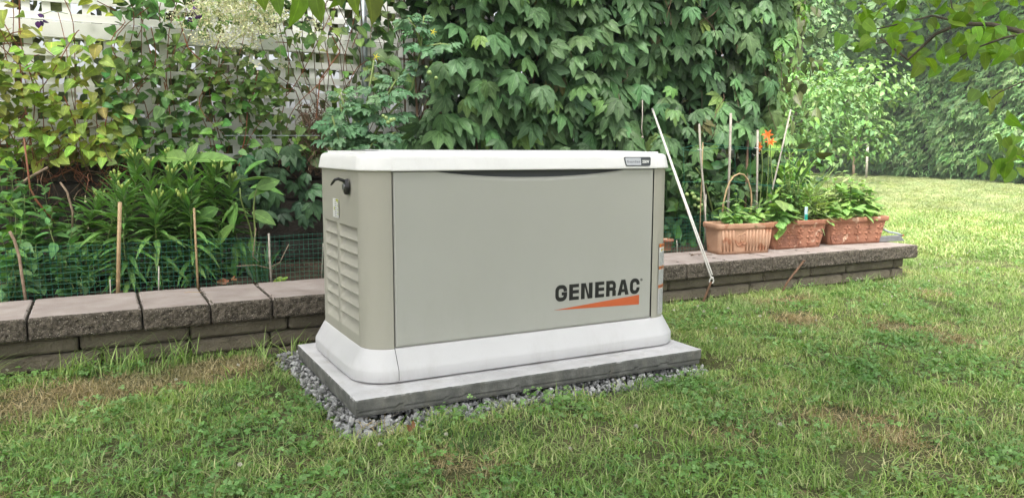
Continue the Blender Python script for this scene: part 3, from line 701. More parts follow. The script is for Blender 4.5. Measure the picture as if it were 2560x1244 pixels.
slab(let, [(x1-s1-.001, Z_), (x1-.001, Z_), (x1-.001, Z_+.019), (x1-.007, Z_+.026), (x1-s1-.004, Z_+.026), (x1-s1-.001, Z_+.0185)], yl-.0008, yl-.0001)
x0, x1 = px(963), px(1103); xm = (x0+x1)/2
slab(let, [(x0, Z_), (x0+.0155, Z_), (xm, Z_+H_-.014), (xm, Z_+H_), (xm-.0085, Z_+H_)], yl-.0006, yl)
slab(let, [(x1, Z_), (xm+.0085, Z_+H_), (xm, Z_+H_), (xm, Z_+H_-.014), (x1-.0155, Z_)], yl-.0006, yl)
slab(let, [(x0+.011, Z_+.0105), (x1-.011, Z_+.0105), (x1-.0135, Z_+.0215), (x0+.0135, Z_+.0215)], yl-.0008, yl-.0001)
Cshape(px(1115), px(1238))
logo = let.build('brand_lettering', M_logo, gen)
t_ = MB(); x0, x1 = px(175), px(1233); slab(t_, [(x0, .2235), (x1, .2125), (x1, .2475)], yl-.0006, yl); t_.build('brand_wedge', M_orange, gen)
xr = px(1258); rg = MB(); stroke(rg, cur(xr, .302, .0042, .0042, 0, 360, 12), .0011, yl); rg.build('registered_mark', M_logo, logo)
text_mesh('R', .0062, M_logo, 'registered_mark', logo, lambda x, y, z: (xr-.0016+x, yl-.0004-z, .3000+y), bold=.0001)
# --- warning label wrapped round the right front corner
rc = dense_end(.0340, True); rc = rc.copy(); rc[:, 0] = L-rc[:, 0]
seg = rc[(rc[:, 0] > 1.130) & (rc[:, 1] < .105)]
cum = np.concatenate([[0], np.cumsum(np.linalg.norm(np.diff(seg, axis=0), axis=1))])
def wrap(s, z, off=0.):
    x = np.interp(s, cum, seg[:, 0]); y = np.interp(s, cum, seg[:, 1]); cx, cy = 1.10, .125
    v_ = np.array([x-cx, y-cy]); v_ /= np.linalg.norm(v_); return (x+v_[0]*off, y+v_[1]*off, z)
def strip(mbx, s0, s1_, z0, z1, off, n=8):
    V_ = []; F_ = []
    for k in range(n+1): s = s0+(s1_-s0)*k/n; V_ += [wrap(s, z0, off), wrap(s, z1, off)]
    for k in range(n): F_.append((2*k, 2*k+2, 2*k+3, 2*k+1))
    return mbx.add(V_, F_)
WZ0, WZ1 = .166, .428; Ws = cum[-1]
wl = strip(MB(), 0, Ws, WZ0, WZ1, .0004).build('warning_label', M_ink, gen)
strip(MB(), .001, Ws, WZ0+.001, WZ1-.001, .0008).build('label_paper', M_white, wl)
for z1 in (.4265, .345, .276): strip(MB(), .001, Ws, z1-.0125, z1, .0012).build('label_header', M_warn, wl)
m1 = MB()
for zt, zb in ((.395, .336), (.330, .266), (.260, .169)):
    z = zt
    while z > zb: strip(m1, .003, Ws-.002, z-.0016, z, .0012); z -= .0042
for z1 in (.4265, .345, .276):
    for k in range(4): strip(m1, .012+k*.006, .0155+k*.006, z1-.0088, z1-.0042, .0016, 2)
m1.build('label_print', M_ink, wl)
m1 = MB(); c1 = .018; m1.add([wrap(c1-.008, .400, .0014), wrap(c1+.008, .400, .0014), wrap(c1, .4128, .0014)], [(0, 1, 2)]); c1 = .040; m1.add([wrap(c1-.008, .400, .0014), wrap(c1+.008, .400, .0014), wrap(c1, .4128, .0014)], [(0, 1, 2)])
m1.build('hazard_triangle', M_yel, wl)
m1 = MB(); c1 = .018; m1.add([wrap(c1-.0012, .4015, .0019), wrap(c1+.0012, .4015, .0019), wrap(c1+.0016, .4095, .0019), wrap(c1-.0016, .4095, .0019)], [(0, 1, 2, 3)]); m1.build('hazard_symbol', M_ink, wl)
# --- small specification sticker and lock on the left side
lc = dense_end(.0345, False)
def side(y, z, off=0.):
    k = lc[(lc[:, 1] > .05) & (lc[:, 0] < .1)]; x = np.interp(y, k[:, 1], k[:, 0]); return (x-off, y, z)
def sq(mbx, y0, y1, z0, z1, off):
    n = 4; V_ = []
    for k in range(n+1): y = y0+(y1-y0)*k/n; V_ += [side(y, z0, off), side(y, z1, off)]
    return mbx.add(V_, [(2*k, 2*k+1, 2*k+3, 2*k+2) for k in range(n)])
sy0, sy1, sz0, sz1 = .308, .378, .541, .603
stk = sq(MB(), sy0, sy1, sz0, sz1, .0006).build('specification_sticker', M_white, gen)
m1 = MB(); m3 = MB()
for k in range(9):
    z = sz0+.004+k*.0065; (sq(m1, sy0+.002, sy0+.018, z, z+.003, .0012) if k % 2 else sq(m3, sy0+.004, sy0+.02, z, z+.0015, .0013)); sq(m3, sy0+.025, sy0+.045, z, z+.0018, .0012)
sq(m1, sy0+.046, sy0+.056, .565, .576, .0012); sq(m1, sy0+.002, sy0+.03, sz1-.008, sz1-.001, .0014)
m1.build('sticker_colour', M_lime, stk); m3.build('sticker_print', M_ink, stk)
ly, lz = .195, .648; lk = MB(); x_ = side(ly, lz)[0]
n = 20; V_ = [(x_-.002, ly+.021*math.cos(2*math.pi*k/n), lz+.026*math.sin(2*math.pi*k/n)) for k in range(n)]+[(x_-.012, ly+.018*math.cos(2*math.pi*k/n), lz+.023*math.sin(2*math.pi*k/n)) for k in range(n)]
lk.add(V_, [tuple(range(n, 2*n))]+[(k, (k+1) % n, (k+1) % n+n, k+n) for k in range(n)]); lock = lk.build('lock_plate', M_black, gen, True)
MB().tube([(x_-.010, ly, lz), (x_-.018, ly, lz)], .009, 14).build('lock_cylinder', M_steel, lock)
MB().tube([(x_-.012, ly, lz+.018), (x_-.030, ly+.004, lz+.025), (x_-.038, ly+.014, lz+.022), (x_-.040, ly+.038, lz+.010), (x_-.040, ly+.052, lz+.005)], [.005, .005, .0045, .004, .003], 8).build('latch_lever', M_black, lock)
# faint scuffs are in the material; feet under the base
# ------------------------------------------------------------------ low retaining wall
wall = empty('retaining_wall', (1.3, 1.0, 0), 'low curving-free garden wall of tumbled grey brown blocks with flat coping stones', 'garden wall')
wall['label'] = 'low garden wall of grey brown concrete blocks with wide coping stones on top'
capx = [-1.95, -1.60, -1.28, -.897, -.547, -.319, -.096, .25, .60, .95, 1.26, 1.60, 1.928, 2.205, 2.507, 2.841, 3.202, 3.45, 3.72]
for k in range(len(capx)-1):
    V, F = rough_box(capx[k]+.0025, capx[k+1]-.0025, .803+random.uniform(-.004, .004), 1.195, .122, .200+random.uniform(-.001, .001), .0085, .0014, .0075, k+1, .0035)
    sk = random.uniform(-.05, .05) if 0 < k < len(capx)-2 else 0
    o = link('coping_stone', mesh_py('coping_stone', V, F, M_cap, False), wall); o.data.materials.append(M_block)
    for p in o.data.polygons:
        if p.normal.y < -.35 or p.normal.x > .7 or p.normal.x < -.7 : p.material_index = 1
for row, (z0, z1, off) in enumerate(((.061, .119, 0.0), (.0, .058, .17), (-.065, -.003, .05))):
    x = -1.95-off; k = 0
    while x < 3.64:
        x1 = min(x+random.choice((.29, .36, .42)), 3.66)
        V, F = rough_box(x+.003, x1-.003, .852-.004*row, 1.12, z0+.001, z1-.001, .012, .002, .0035, 50+row*30+k, .005)
        link('wall_block', mesh_py('wall_block', V, F, M_block2, False), wall); x = x1; k += 1
for z0, z1, x1 in ((.061, .119, 3.66), (.0, .058, 3.664), (.122, .2, 3.718)):   # return at the end
    for k in range(4):
        V, F = rough_box(x1-.25, x1, 1.125+.3*k+(.075 if z1 > .19 else 0), 1.42+.3*k+(.075 if z1 > .19 else 0), z0+.001, z1-.001, .02, .002, .003, 90+k, .004)
        link('wall_block' if z1 < .19 else 'coping_stone', mesh_py('wall_block', V, F, M_block2 if z1 < .19 else M_cap, False), wall)
# bed soil
gxs = np.linspace(-2.2, 3.50, 230); gys = np.linspace(1.13, 2.2, 46); X, Y = np.meshgrid(gxs, gys); P = np.stack([X.ravel(), Y.ravel(), 0*X.ravel()], 1)
P[:, 2] = .172+.018*fbm(P, 6, 9)+.008*fbm(P, 30, 10); I = (np.arange(45)[:, None]*230+np.arange(229)[None]).ravel()
tag(link('garden_soil', mesh_np('garden_soil', P, np.stack([I, I+1, I+231, I+230], 1), M_soil, False)), kind='structure')
# back wall of blocks carrying the fence
bw = empty('block_wall', (1, 2.2, 0), 'dark weathered block wall behind the bed carrying the white lattice', 'garden wall')
for row in range(5):
    x = -2.2-.12*(row % 2); k = 0
    while x < 3.9:
        x1 = x+.40
        V, F = rough_box(x+.003, x1-.003, 2.115+.010*row, 2.42, .165+row*.108+.002, .165+(row+1)*.108-.002, .03, .003, .004, 200+row*20+k, .005)
        link('wall_block', mesh_py('wall_block', V, F, M_backblk, False), bw); x = x1; k += 1
# ------------------------------------------------------------------ lattice fence
fen = empty('lattice_fence', (1, 2.25, .71), 'white square lattice fence screening the left side, overgrown with vines', 'fence')
mb = MB(); pit = .0835; sw = .036
for k in range(70):
    x = -2.0+k*pit
    if x < 3.8: mb.box(x-sw/2, x+sw/2, 2.196, 2.204, .735, 2.25)
mb.build('lattice_panel', M_lattice, fen, bevel=.001)
mb = MB()
for k in range(18):
    z = .80+k*pit; mb.box(-2.05, 3.8, 2.186, 2.1945, z-sw/2, z+sw/2)
mb.build('lattice_panel', M_lattice, fen, bevel=.001)
MB().box(-2.05, 3.82, 2.10, 2.25, .712, .738).build('rail', M_lattice, fen, bevel=.002)
MB().box(-2.05, 3.82, 2.165, 2.1855, 1.285, 1.36).build('rail', M_lattice, fen, bevel=.002)
MB().box(-2.05, 3.82, 2.150, 2.18, 2.26, 2.34).build('rail', M_lattice, fen, bevel=.002)
for x in (-1.35, 1.02, 2.6, 3.78): MB().box(x-.045, x+.045, 2.206, 2.30, .735, 2.35).build('post', M_lattice, fen, bevel=.003)
pp = at(912, 200, y=2.08)
tag(MB().tube([(pp[0], 2.08, .17), (pp[0], 2.08, 1.9)], .018, 14).build('metal_pole', M_galv, None, True), 'upright galvanised metal pole beside the tomato plants', 'pole')
# shrubs beyond the fence
def mass(name, parent, tpls, n, xr_, yr_, zr_, size, base, matr, nrm=(-.2, -.9, .4), down=.5, var=.25, hue=.1, spread=.6):
    P = np.stack([ru(*xr_, n), ru(*yr_, n), ru(*zr_, n)], 1)
    N_ = np.array(nrm)[None]+spread*rn(n, 3); dr = np.array([0, 0, -down])[None]+.6*rn(n, 3)
    return scatter(name, tpls, P, frames(N_, dr), size*ru(.7, 1.25, n), tints(n, base, var, hue), matr, parent)
nb = empty('neighbour_shrub', (0, 3, 0), 'dark olive shrubs growing beyond the white lattice fence', 'shrub')
mass('foliage', nb, T_ovate, 6500, (-3.5, 5.0), (2.7, 3.5), (.5, 3.1), .14, (.07, .09, .03), M_leaf)
MB().tube([(0, 3.2, 0), (.1, 3.15, 1.2), (.3, 3.2, 2.6)], [.04, .03, .01]).tube([(1.6, 3.2, 0), (1.5, 3.15, 1.4), (1.7, 3.2, 2.6)], [.04, .03, .01]).tube([(-1.4, 3.2, 0), (-1.3, 3.15, 1.2), (-1.3, 3.2, 2.6)], [.04, .03, .01]).build('trunk', M_bark, nb)
# ------------------------------------------------------------------ vines on the fence
def wander(p0, p1, k=6, amp=.04, n=14):
    t = np.linspace(0, 1, n)[:, None]; P_ = np.array(p0)[None]*(1-t)+np.array(p1)[None]*t
    for q in range(3): P_ = P_+amp/(q+1)*np.sin(t*math.pi*(q+1))*rn(1, 3)
    return P_
cre = empty('virginia_creeper', (2.5, 2.0, .2), 'large dark green creeper with five-part leaves covering the fence behind the generator', 'vine')
def front_y(x, z):   # surface of the creeper mass
    P_ = np.stack([x, z, 0*x], 1); b = 1.80-.12*fbm(P_, 1.6, 61, 2)-.06*np.clip((x-1.2)/2, 0, 1)
    b = b+.25*np.clip((x-3.3)/.45, 0, 1)**2+.10*np.clip((.8-z)/.5, 0, 1)-.10*np.clip((z-1.3)/.6, 0, 1); return b
def creeper_layer(n, off, size, base, jig=.05, var=.2, amin=0., zlo=.40):
    x = ru(.82, 3.76, n); z = ru(zlo, 2.35, n); e = .14*fbm(np.stack([x, z, 0*x], 1), 3, 5, 2)
    ok = (x > 1.02+e-.20*np.clip(1-z/1.4, 0, 1)-.25*np.clip((z-1.45)/.3, 0, 1)) & (z > .40+.46*np.clip((x-2.3)/.6, 0, 1)+e)
    x, z = x[ok], z[ok]; n = len(x); y = front_y(x, z)+off+jig*rn(n)
    N_ = np.stack([-.25+.35*rn(n)+1.1*np.clip((x-3.4)/.35, 0, 1), -.72+.2*rn(n), .80+.38*rn(n)], 1)
    dr = np.stack([.55*rn(n), -.25+.2*rn(n), -1+.1*rn(n)], 1)
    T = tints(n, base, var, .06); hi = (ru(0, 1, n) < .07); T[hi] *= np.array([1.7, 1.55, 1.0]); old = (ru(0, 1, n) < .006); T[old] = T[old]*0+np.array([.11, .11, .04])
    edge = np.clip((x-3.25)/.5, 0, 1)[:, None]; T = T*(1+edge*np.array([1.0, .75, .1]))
    return np.stack([x, y, z], 1), frames(N_, dr), size*ru(.5, 1.2, n), T
A = [creeper_layer(1050, 0, .125, (.100, .195, .078), .06), creeper_layer(1150, .13, .125, (.07, .145, .058), .05), creeper_layer(1500, .25, .11, (.035, .075, .035))]  # inner layers tinted darker: shade inside the mass put into leaf colour
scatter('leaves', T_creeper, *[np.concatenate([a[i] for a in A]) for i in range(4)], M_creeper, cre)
mb = MB()
for k in range(34):
    x = ru(.9, 3.3); mb.tube(wander((x, 2.05, .2), (x+.15*rn(1)[0], 1.98, 2.2), amp=.06), .006, 5, False)
for k in range(26):   # young shoots trailing over the leaves
    x = ru(1.1, 3.4); z = ru(1.0, 2.2); y_ = front_y(np.array([x]), np.array([z]))[0]-.03; mb.tube(wander((x, y_, z), (x+.12*rn(1)[0], y_-.02, z-ru(.12, .3)), amp=.03, n=8), .0018, 5, False)
mb.build('stems', M_brown, cre)
# loose sprig of the same creeper kind hanging over the block wall left of the generator
sp = empty('creeper_sprig', (.2, 2.0, .45), 'hanging sprig of five-part creeper leaves just left of the generator lid', 'vine')
pxs = [(640, 400), (600, 430), (660, 440), (700, 420), (740, 400), (640, 470), (690, 480), (730, 455), (770, 440), (655, 520), (700, 530), (745, 500), (620, 490), (775, 470), (680, 505), (720, 380), (790, 510), (760, 535), (590, 455), (668, 375), (610, 385)]
P = np.array([at(u+8*random.gauss(0, 1), v+6*random.gauss(0, 1), y=1.85+.1*random.random()) for u, v in pxs for _ in range(2)]); n = len(P)
scatter('leaves', T_creeper, P, frames(np.array([[-.3, -.8, .55]])+.3*rn(n, 3), np.stack([.6*rn(n), -.2+0*rn(n), -1+0*rn(n)], 1)), .085*ru(.7, 1.15, n), tints(n, (.055, .12, .055)), M_creeper, sp)
MB().tube(wander(at(720, 370, y=1.98), at(680, 540, y=1.95)), .003, 5).tube(wander(at(700, 380, y=1.98), at(790, 520, y=1.95)), .003, 5).build('stems', M_brown, sp)
# heart leaf vines: lime at the left, mid green in the middle
def density_mid(P_):
    """how leafy the vine is at each spot of the fence, open windows where lattice shows"""
    d = .86+.75*fbm(P_*np.array([1, 0, 1]), 4.0, 15, 2)-.36*np.clip((P_[:, 2]-1.12)/.12, 0, 1); x, z = P_[:, 0], P_[:, 2]
    for u, v, ru_, rv, k in ((760, 225, 75, 95, .93), (765, 30, 70, 45, .85), (600, 110, 140, 38, .45), (338, 215, 22, 50, .8), (412, 210, 20, 36, .75), (120, 35, 90, 45, .75), (190, 70, 60, 40, .7), (1000, 130, 60, 50, .8), (400, 110, 60, 30, .45), (850, 150, 60, 45, .6), (690, 330, 30, 30, .5), (230, 300, 25, 30, .4)):
        c = at(u, v, y=2.12); c2 = at(u+ru_, v+rv, y=2.12); rx = abs(c2[0]-c[0]); rz = abs(c2[2]-c[2])
        q = ((x-c[0])/rx)**2+((z-c[2])/rz)**2; d *= 1-k*np.exp(-(q**1.5))
    return d
def heart_vine(name, label, u0, u1, v0, v1, n, base, hueshift, seed, stems, sm, size=.060):
    a = at(u0, v1, y=2.1); b = at(u1, v0, y=2.1); root = empty(name, ((a[0]+b[0])/2, 2.05, a[2]), label, 'vine')
    x = ru(a[0], b[0], n); z = ru(a[2], b[2], n); y = 2.09-.19*ru(0, 1, n)-.04*fbm(np.stack([x, z, 0*x], 1), 3, seed)
    P = np.stack([x, y, z], 1); e1 = np.clip((x-a[0])/.10, 0, 1)*np.clip((b[0]-x)/.16, 0, 1)
    P = P[ru(0, 1.25, n) < (density_mid(P)-.08)*e1]; n = len(P)
    N_ = np.stack([-.2+.5*rn(n), -.55+.35*rn(n), .95+.4*rn(n)], 1); dr = np.stack([1.0*rn(n), -.8+.4*rn(n), -.45+.5*rn(n)], 1)
    T = tints(n, base, .28, .12); k = fbm(P, 3, seed+2, 2)[:, None]; T = np.clip(T*(1+np.array(hueshift)*k*2), .01, .6)
    scatter('leaves', T_heart, P, frames(N_, dr), size*ru(.55, 1.25, n), T, M_leaf, root)
    mb = MB()
    for pts_ in stems: mb.tube([at(u, v, y=1.97) for u, v in pts_], .0032, 6)
    for k in range(26):
        q = ru(a[0], b[0]); mb.tube(wander((q, 2.13, .66), (q+.25*rn(1)[0], 2.02, a[2]+(b[2]-a[2])*ru(.5, 1)), amp=.07), .0022, 4, False)
    mb.build('stems', sm, root); return root
heart_vine('lime_vine', 'yellow green heart-leaved vine with red stems on the left end of the lattice', -120, 330, -60, 405, 2000, (.33, .38, .06), (.35, .12, 0), 3,
           [[(50, 160), (55, 230), (68, 300), (85, 400), (95, 450)], [(160, 240), (185, 300), (205, 370)], [(270, 270), (262, 320), (250, 370)], [(10, 330), (28, 400), (45, 470)]], M_redstem)
heart_vine('green_vine', 'mid green heart-leaved vine spreading over the middle of the lattice', 250, 905, -60, 405, 2850, (.13, .235, .06), (.3, .1, 0), 9,
           [[(645, 175), (635, 230), (620, 260), (615, 330), (595, 430)], [(410, 205), (420, 250), (425, 285)], [(445, 40), (470, 120), (500, 150)], [(555, 80), (535, 135)], [(830, 90), (850, 130), (800, 200), (790, 300)]], M_redstem, .055)
heart_vine('corner_vine', 'dark leafy vine around the galvanised pole at the top of the lattice', 815, 1075, -60, 200, 650, (.075, .15, .05), (.2, .1, 0), 14, [[(900, 0), (905, 60), (880, 120)]], M_brown, .08)
# dry tangle of stems
def tangle(name, label, u0, u1, v0, v1, n, y0, y1, m_, rad=.002, length=.12):
    c = at((u0+u1)/2, v1, y=y0); root = empty(name, c, label, 'dry stems'); mb = MB()
    for k in range(n):
        p = at(random.uniform(u0, u1), random.uniform(v0, v1), y=random.uniform(y0, y1)); d = rn(3)*np.array([.6, .3, 1]); d /= np.linalg.norm(d)
        mb.tube(wander(p-d*length*.5*ru(.5, 1.4), p+d*length*.5, amp=.025, n=7), rad*ru(.6, 1.3), 5, False)
    mb.build('stems', m_, root); return root
tangle('dry_tangle', 'matted brown dead stems just left of the generator lid', 755, 812, 285, 420, 170, 1.9, 2.05, M_brown, .0018, .11)
tangle('dry_tangle', 'bare dead vine stems crossing over the block wall at the far left', 40, 340, 370, 540, 24, 1.9, 2.05, M_brown, .0018, .26)
tg = tangle('red_tangle', 'thin reddish stems under the yellow green vine at the left', 20, 360, 340, 470, 60, 1.95, 2.05, M_redstem, .0013, .2)
for pts_, m_, lb in (([(90, 395), (60, 440), (45, 490)], M_brown, 0),):
    pass
tag(MB().tube([at(u, v, y=1.85) for u, v in ((35, 480), (70, 445), (120, 418))], [.007, .006, .005], 7).build('dead_branch', M_stick, None, True), 'pale grey dead branch leaning over the dark wall at the left', 'branch')
tag(MB().tube([at(u, v, y=1.75) for u, v in ((60, 345), (75, 470), (90, 500), (140, 560))], [.004, .004, .005, .003], 7).build('dead_branch', M_redstem, None, True), 'red brown cane slanting down to the mint at the left', 'branch')
tag(MB().tube([at(u, v, y=1.7) for u, v in ((150, 455), (168, 480), (182, 530), (180, 600))], [.004, .005, .005, .004], 7).build('dead_branch', M_stick, None, True), 'bent pale cane between the mint and the lilies', 'branch')
# ------------------------------------------------------------------ garden plants
def plant(name, label, cat, base, stems, leaf_fn, tpls, size, col, m_=M_leaf, stem_r=.004, group=None, var=.18, sm=None):
    """stems: list of polylines; leaf_fn(stem)->P,N,D lists"""
    root = empty(name, base, label, cat, group); mb = MB(); Ps = []; Ns = []; Ds = []; Ss = []
    for s in stems:
        s = np.array(s); mb.tube(s, np.linspace(stem_r, stem_r*.5, len(s)), 6)
        p, n_, d_, k_ = leaf_fn(s); Ps += p; Ns += n_; Ds += d_; Ss += k_
    mb.build('stem', sm or M_gstem, root, True); n = len(Ps)
    scatter('leaves', tpls, np.array(Ps), frames(np.array(Ns), np.array(Ds)), size*np.array(Ss), tints(n, col, var, .06), m_, root); return root
def along(s, t):
    i = t*(len(s)-1); a = int(min(math.floor(i), len(s)-2)); f = i-a; return s[a]*(1-f)+s[a+1]*f
def whorl(nl, t0=.1, droop=.3, grow=0., up=.5, big_top=False, r0=.004):
    def fn(s):
        P, N, Dd, S = [], [], [], []; ph = random.uniform(0, 6)
        for k in range(nl):
            t = t0+(1-t0)*k/max(1, nl-1); p = along(s, t); ph += 2.4+random.gauss(0, .2); o = np.array([math.cos(ph), math.sin(ph), 0.])
            el = up*(t**2)*1.6-droop*(1-t)+random.gauss(0, .15); d = o*math.cos(el)+np.array([0, 0, 1.])*math.sin(el)
            n_ = -o*math.sin(el)+np.array([0, 0, 1.])*math.cos(el)
            P.append(p+o*r0); N.append(n_+.15*rn(3)); Dd.append(d); S.append((.75+.5*math.sin(math.pi*min(1, t*.9+.05)))*random.uniform(.8, 1.15)*(1-grow*t))
        return P, N, Dd, S
    return fn
def opposite(nl, t0=.15, el0=.25, pair=2):
    def fn(s):
        P, N, Dd, S = [], [], [], []; ph = random.uniform(0, 6)
        for k in range(nl):
            t = t0+(1-t0)*k/max(1, nl-1); p = along(s, t); ph += 1.57+random.gauss(0, .1)
            for q in range(pair):
                a_ = ph+2*math.pi*q/pair; o = np.array([math.cos(a_), math.sin(a_), 0.]); el = el0+.6*max(0, t-.8)/.2+random.gauss(0, .2)
                d = o*math.cos(el)+np.array([0, 0, 1.])*math.sin(el); P.append(p+.003*o); N.append(-o*math.sin(el)+np.array([0, 0, 1.])*math.cos(el)+.2*rn(3)); Dd.append(d)
                S.append(random.uniform(.75, 1.15)*(1.05-.55*max(0, t-.75)/.25))
        return P, N, Dd, S
    return fn
def stem_to(base, top, sway=.02, n=8): return wander(base, top, amp=sway, n=n)
# lilies with narrow leaves and green buds
lil = [(290, 452, 1.50), (375, 420, 1.55), (430, 440, 1.50), (475, 432, 1.55), (545, 428, 1.60), (340, 400, 1.75), (425, 395, 1.80), (515, 405, 1.78), (310, 480, 1.42), (395, 500, 1.42), (580, 455, 1.62), (455, 500, 1.45), (250, 500, 1.70)]
for k, (u, v, y) in enumerate(lil):
    top = at(u, v, y=y); b = np.array([top[0]+.03*random.gauss(0, 1), y+.02, .17])
    where = ('leftmost', 'second from left', 'third from left', 'middle', 'fourth from left', 'rear left', 'rear middle', 'rear right', 'front left', 'front middle', 'rightmost', 'low centre', 'small outer left')[k]
    pr = plant('lily_plant', '%s narrow-leaved lily stem in the budding clump behind the mesh' % where, 'lily plant', b, [stem_to(b, top)], whorl(int(80*(top[2]-.17)/.5)+22, .05, .1, .15, .75), T_lance, .115, (.13, .26, .07), stem_r=.0045, group='budding lily stems in the bed')
    mb = MB()
    for q in range(7):
        a_ = q*.9+k; e = np.array([math.cos(a_)*.02, math.sin(a_)*.02, .025+.008*(q % 3)]); mb.tube([top, top+e*.6, top+e], [.0015, .002, .0045], 5).ball(top+e, .0055, 6, (1, 1, 1.7))
    mb.build('flower_buds', mat('lily_bud', (.30, .40, .07), (.38, .46, .12), 20, .5) if k == 0 else bpy.data.materials['lily_bud'], pr, True)
# broad leaved plants
def custom_leaves(root, lst, tpls, size, col, m_=M_leaf, name='leaves', var=.12):
    P = []; N = []; Dd = []; S = []
    for (p, d, n_, s) in lst: P.append(p); Dd.append(d); N.append(n_); S.append(s)
    return scatter(name, tpls, np.array(P), frames(np.array(N, float), np.array(Dd, float)), size*np.array(S), tints(len(P), col, var, .05), m_, root)
X_ = RGT; Zu = np.array([0, 0, 1.])
def pd(du, dv): return X_*du+Zu*dv    # a direction lying roughly across the view
b = at(480, 690, y=1.72); b[2] = .17; t = at(470, 402, y=1.68)
r_ = empty('broadleaf_plant', b, 'tall plant with big oval leaves rising behind the lilies', 'plant'); MB().tube(stem_to(b, t, .01), np.linspace(.006, .003, 8), 6).build('stem', M_gstem, r_, True)
Ls = [(t, pd(1, .42), -FWD*.5+Zu*.9, 1.25), (t, pd(-.95, .45), -FWD*.7+Zu*.6, 1.05), (t, pd(.4, .9), -FWD*.9-RGT*.2, .55), (t, pd(-.35, -.05)-FWD*.6, Zu, .7)]
for k in range(12):
    p = along(np.array([b, t]), random.uniform(.45, .95)); a_ = random.uniform(0, 6.28); Ls.append((p, np.array([math.cos(a_), math.sin(a_), random.uniform(-.5, .3)]), Zu+.3*rn(3), random.uniform(.8, 1.1)))
custom_leaves(r_, Ls, T_broad, .17, (.17, .30, .08))
b = at(640, 690, y=1.55); b[2] = .17; t = at(600, 470, y=1.50)
r_ = empty('broadleaf_plant', b, 'arching plant with large pointed oval leaves right of the lilies', 'plant'); MB().tube(stem_to(b, t, .02), np.linspace(.006, .003, 8), 6).tube(stem_to(b, at(650, 455, y=1.5), .02), np.linspace(.006, .003, 8), 6).build('stem', M_gstem, r_, True)
Ls = []
for (u, v, du, dv, s) in ((590, 505, .2, -1, .9), (560, 460, .3, .95, .55), (545, 520, -.6, -.7, .8), (600, 455, .9, .2, .95), (625, 470, .9, -.25, .95), (560, 540, -.95, .1, .95), (620, 500, 1, -.05, .8), (585, 560, -.3, -1, .9), (630, 530, .75, -.6, .8), (610, 440, 1, .35, .85), (575, 430, -.5, .85, .7), (600, 600, .2, -1, .75), (630, 590, .7, -.9, .7), (560, 600, -.4, -.9, .7), (595, 640, .1, -1, .6), (640, 470, .95, .25, .8), (540, 480, -.8, .6, .7), (585, 520, -.1, -1, .75)):
    Ls.append((at(u, v, y=1.45+.15*random.random()), pd(du, dv)+.25*rn(3), -FWD*.6+Zu*.6+.3*rn(3), s))
custom_leaves(r_, Ls, T_broad, .15, (.15, .29, .075))
# mint at the left
MINT = [(20, 395, 1.9), (70, 430, 1.85), (110, 470, 1.8), (0, 440, 1.8), (150, 500, 1.8), (195, 530, 1.75), (45, 520, 1.7), (230, 560, 1.75), (90, 560, 1.65), (205, 640, 1.45), (300, 640, 1.5), (30, 420, 1.75), (60, 470, 1.6), (20, 500, 1.55), (130, 520, 1.6), (120, 560, 1.45), (180, 580, 1.55), (60, 560, 1.4), (5, 590, 1.32), (215, 600, 1.6), (90, 610, 1.5), (-15, 450, 1.65), (160, 640, 1.42), (60, 640, 1.34), (10, 650, 1.32), (110, 690, 1.4), (235, 660, 1.55), (-20, 540, 1.5), (160, 590, 1.75), (85, 520, 1.7)]
for k, (u, v, y) in enumerate(MINT):
    top = at(u, v, y=y); b = np.array([top[0]+.02*random.gauss(0, 1), y, .17]); n = max(4, int((top[2]-.17)/.03))
    lb = 'young bright green mint sprig low in the left corner of the bed' if k in (7, 13) else '%s mint stem %s, %s' % ('tall' if v < 470 else 'medium' if v < 580 else 'low', 'at the back against the block wall' if y > 1.72 else 'in the middle of the bed' if y > 1.47 else 'close behind the green mesh', 'at the left picture edge' if u < 25 else 'just right of the crooked stick' if u < 100 else 'midway between stick and tan cane' if u < 170 else 'next to the lilies')
    plant('mint_plant', lb, 'mint plant', b, [stem_to(b, top, .015)], opposite(n, .1, .1), T_ovate, .08, (.12, .24, .045) if k in (7, 13) else (.10, .22, .07), stem_r=.0025, group='mint plants in the left of the bed')
# tomato plants behind the generator
def tomato(label, stems, leaves_per, size=.15, col=(.12, .24, .12), fruits=(), flowers=()):
    st = [np.array([at(u, v, y=y) for u, v, y in s]) for s in stems]; root = empty('tomato_plant', st[0][0], label, 'tomato plant'); mb = MB(); P = []; Dd = []; N = []; S = []
    for s in st:
        mb.tube(s, np.linspace(.007, .004, len(s)), 7)
        for k in range(leaves_per):
            t = random.uniform(.1, 1); p = along(s, t); a_ = random.uniform(0, 6.283); d = np.array([math.cos(a_), math.sin(a_)*.8-.2, random.uniform(-.1, .7)]); P.append(p); Dd.append(d); N.append(Zu*.9-FWD*.5+.3*rn(3)); S.append(random.uniform(.7, 1.2)*(1.0-.4*t))
    mb.build('stem', M_gstem, root, True); n = len(P)
    scatter('leaves', T_tomato, np.array(P), frames(np.array(N), np.array(Dd)), size*np.array(S), tints(n, col, .15, .05), M_leaf, root)
    for (u, v, y, r) in fruits: MB().ball(at(u, v, y=y), r, 12, (1, 1, .95)).build('tomato_fruit', M_tomato, root, True)
    for (u, v, y) in flowers:
        c = at(u, v, y=y); Pn = [c]*5; Dn = [np.array([math.cos(q*1.257), -.2, math.sin(q*1.257)]) for q in range(5)]
        scatter('flower', T_lance, np.array(Pn), frames(np.tile(-FWD, (5, 1)), np.array(Dn)), np.full(5, .020), np.tile([.75, .62, .03], (5, 1)), M_petal, root)
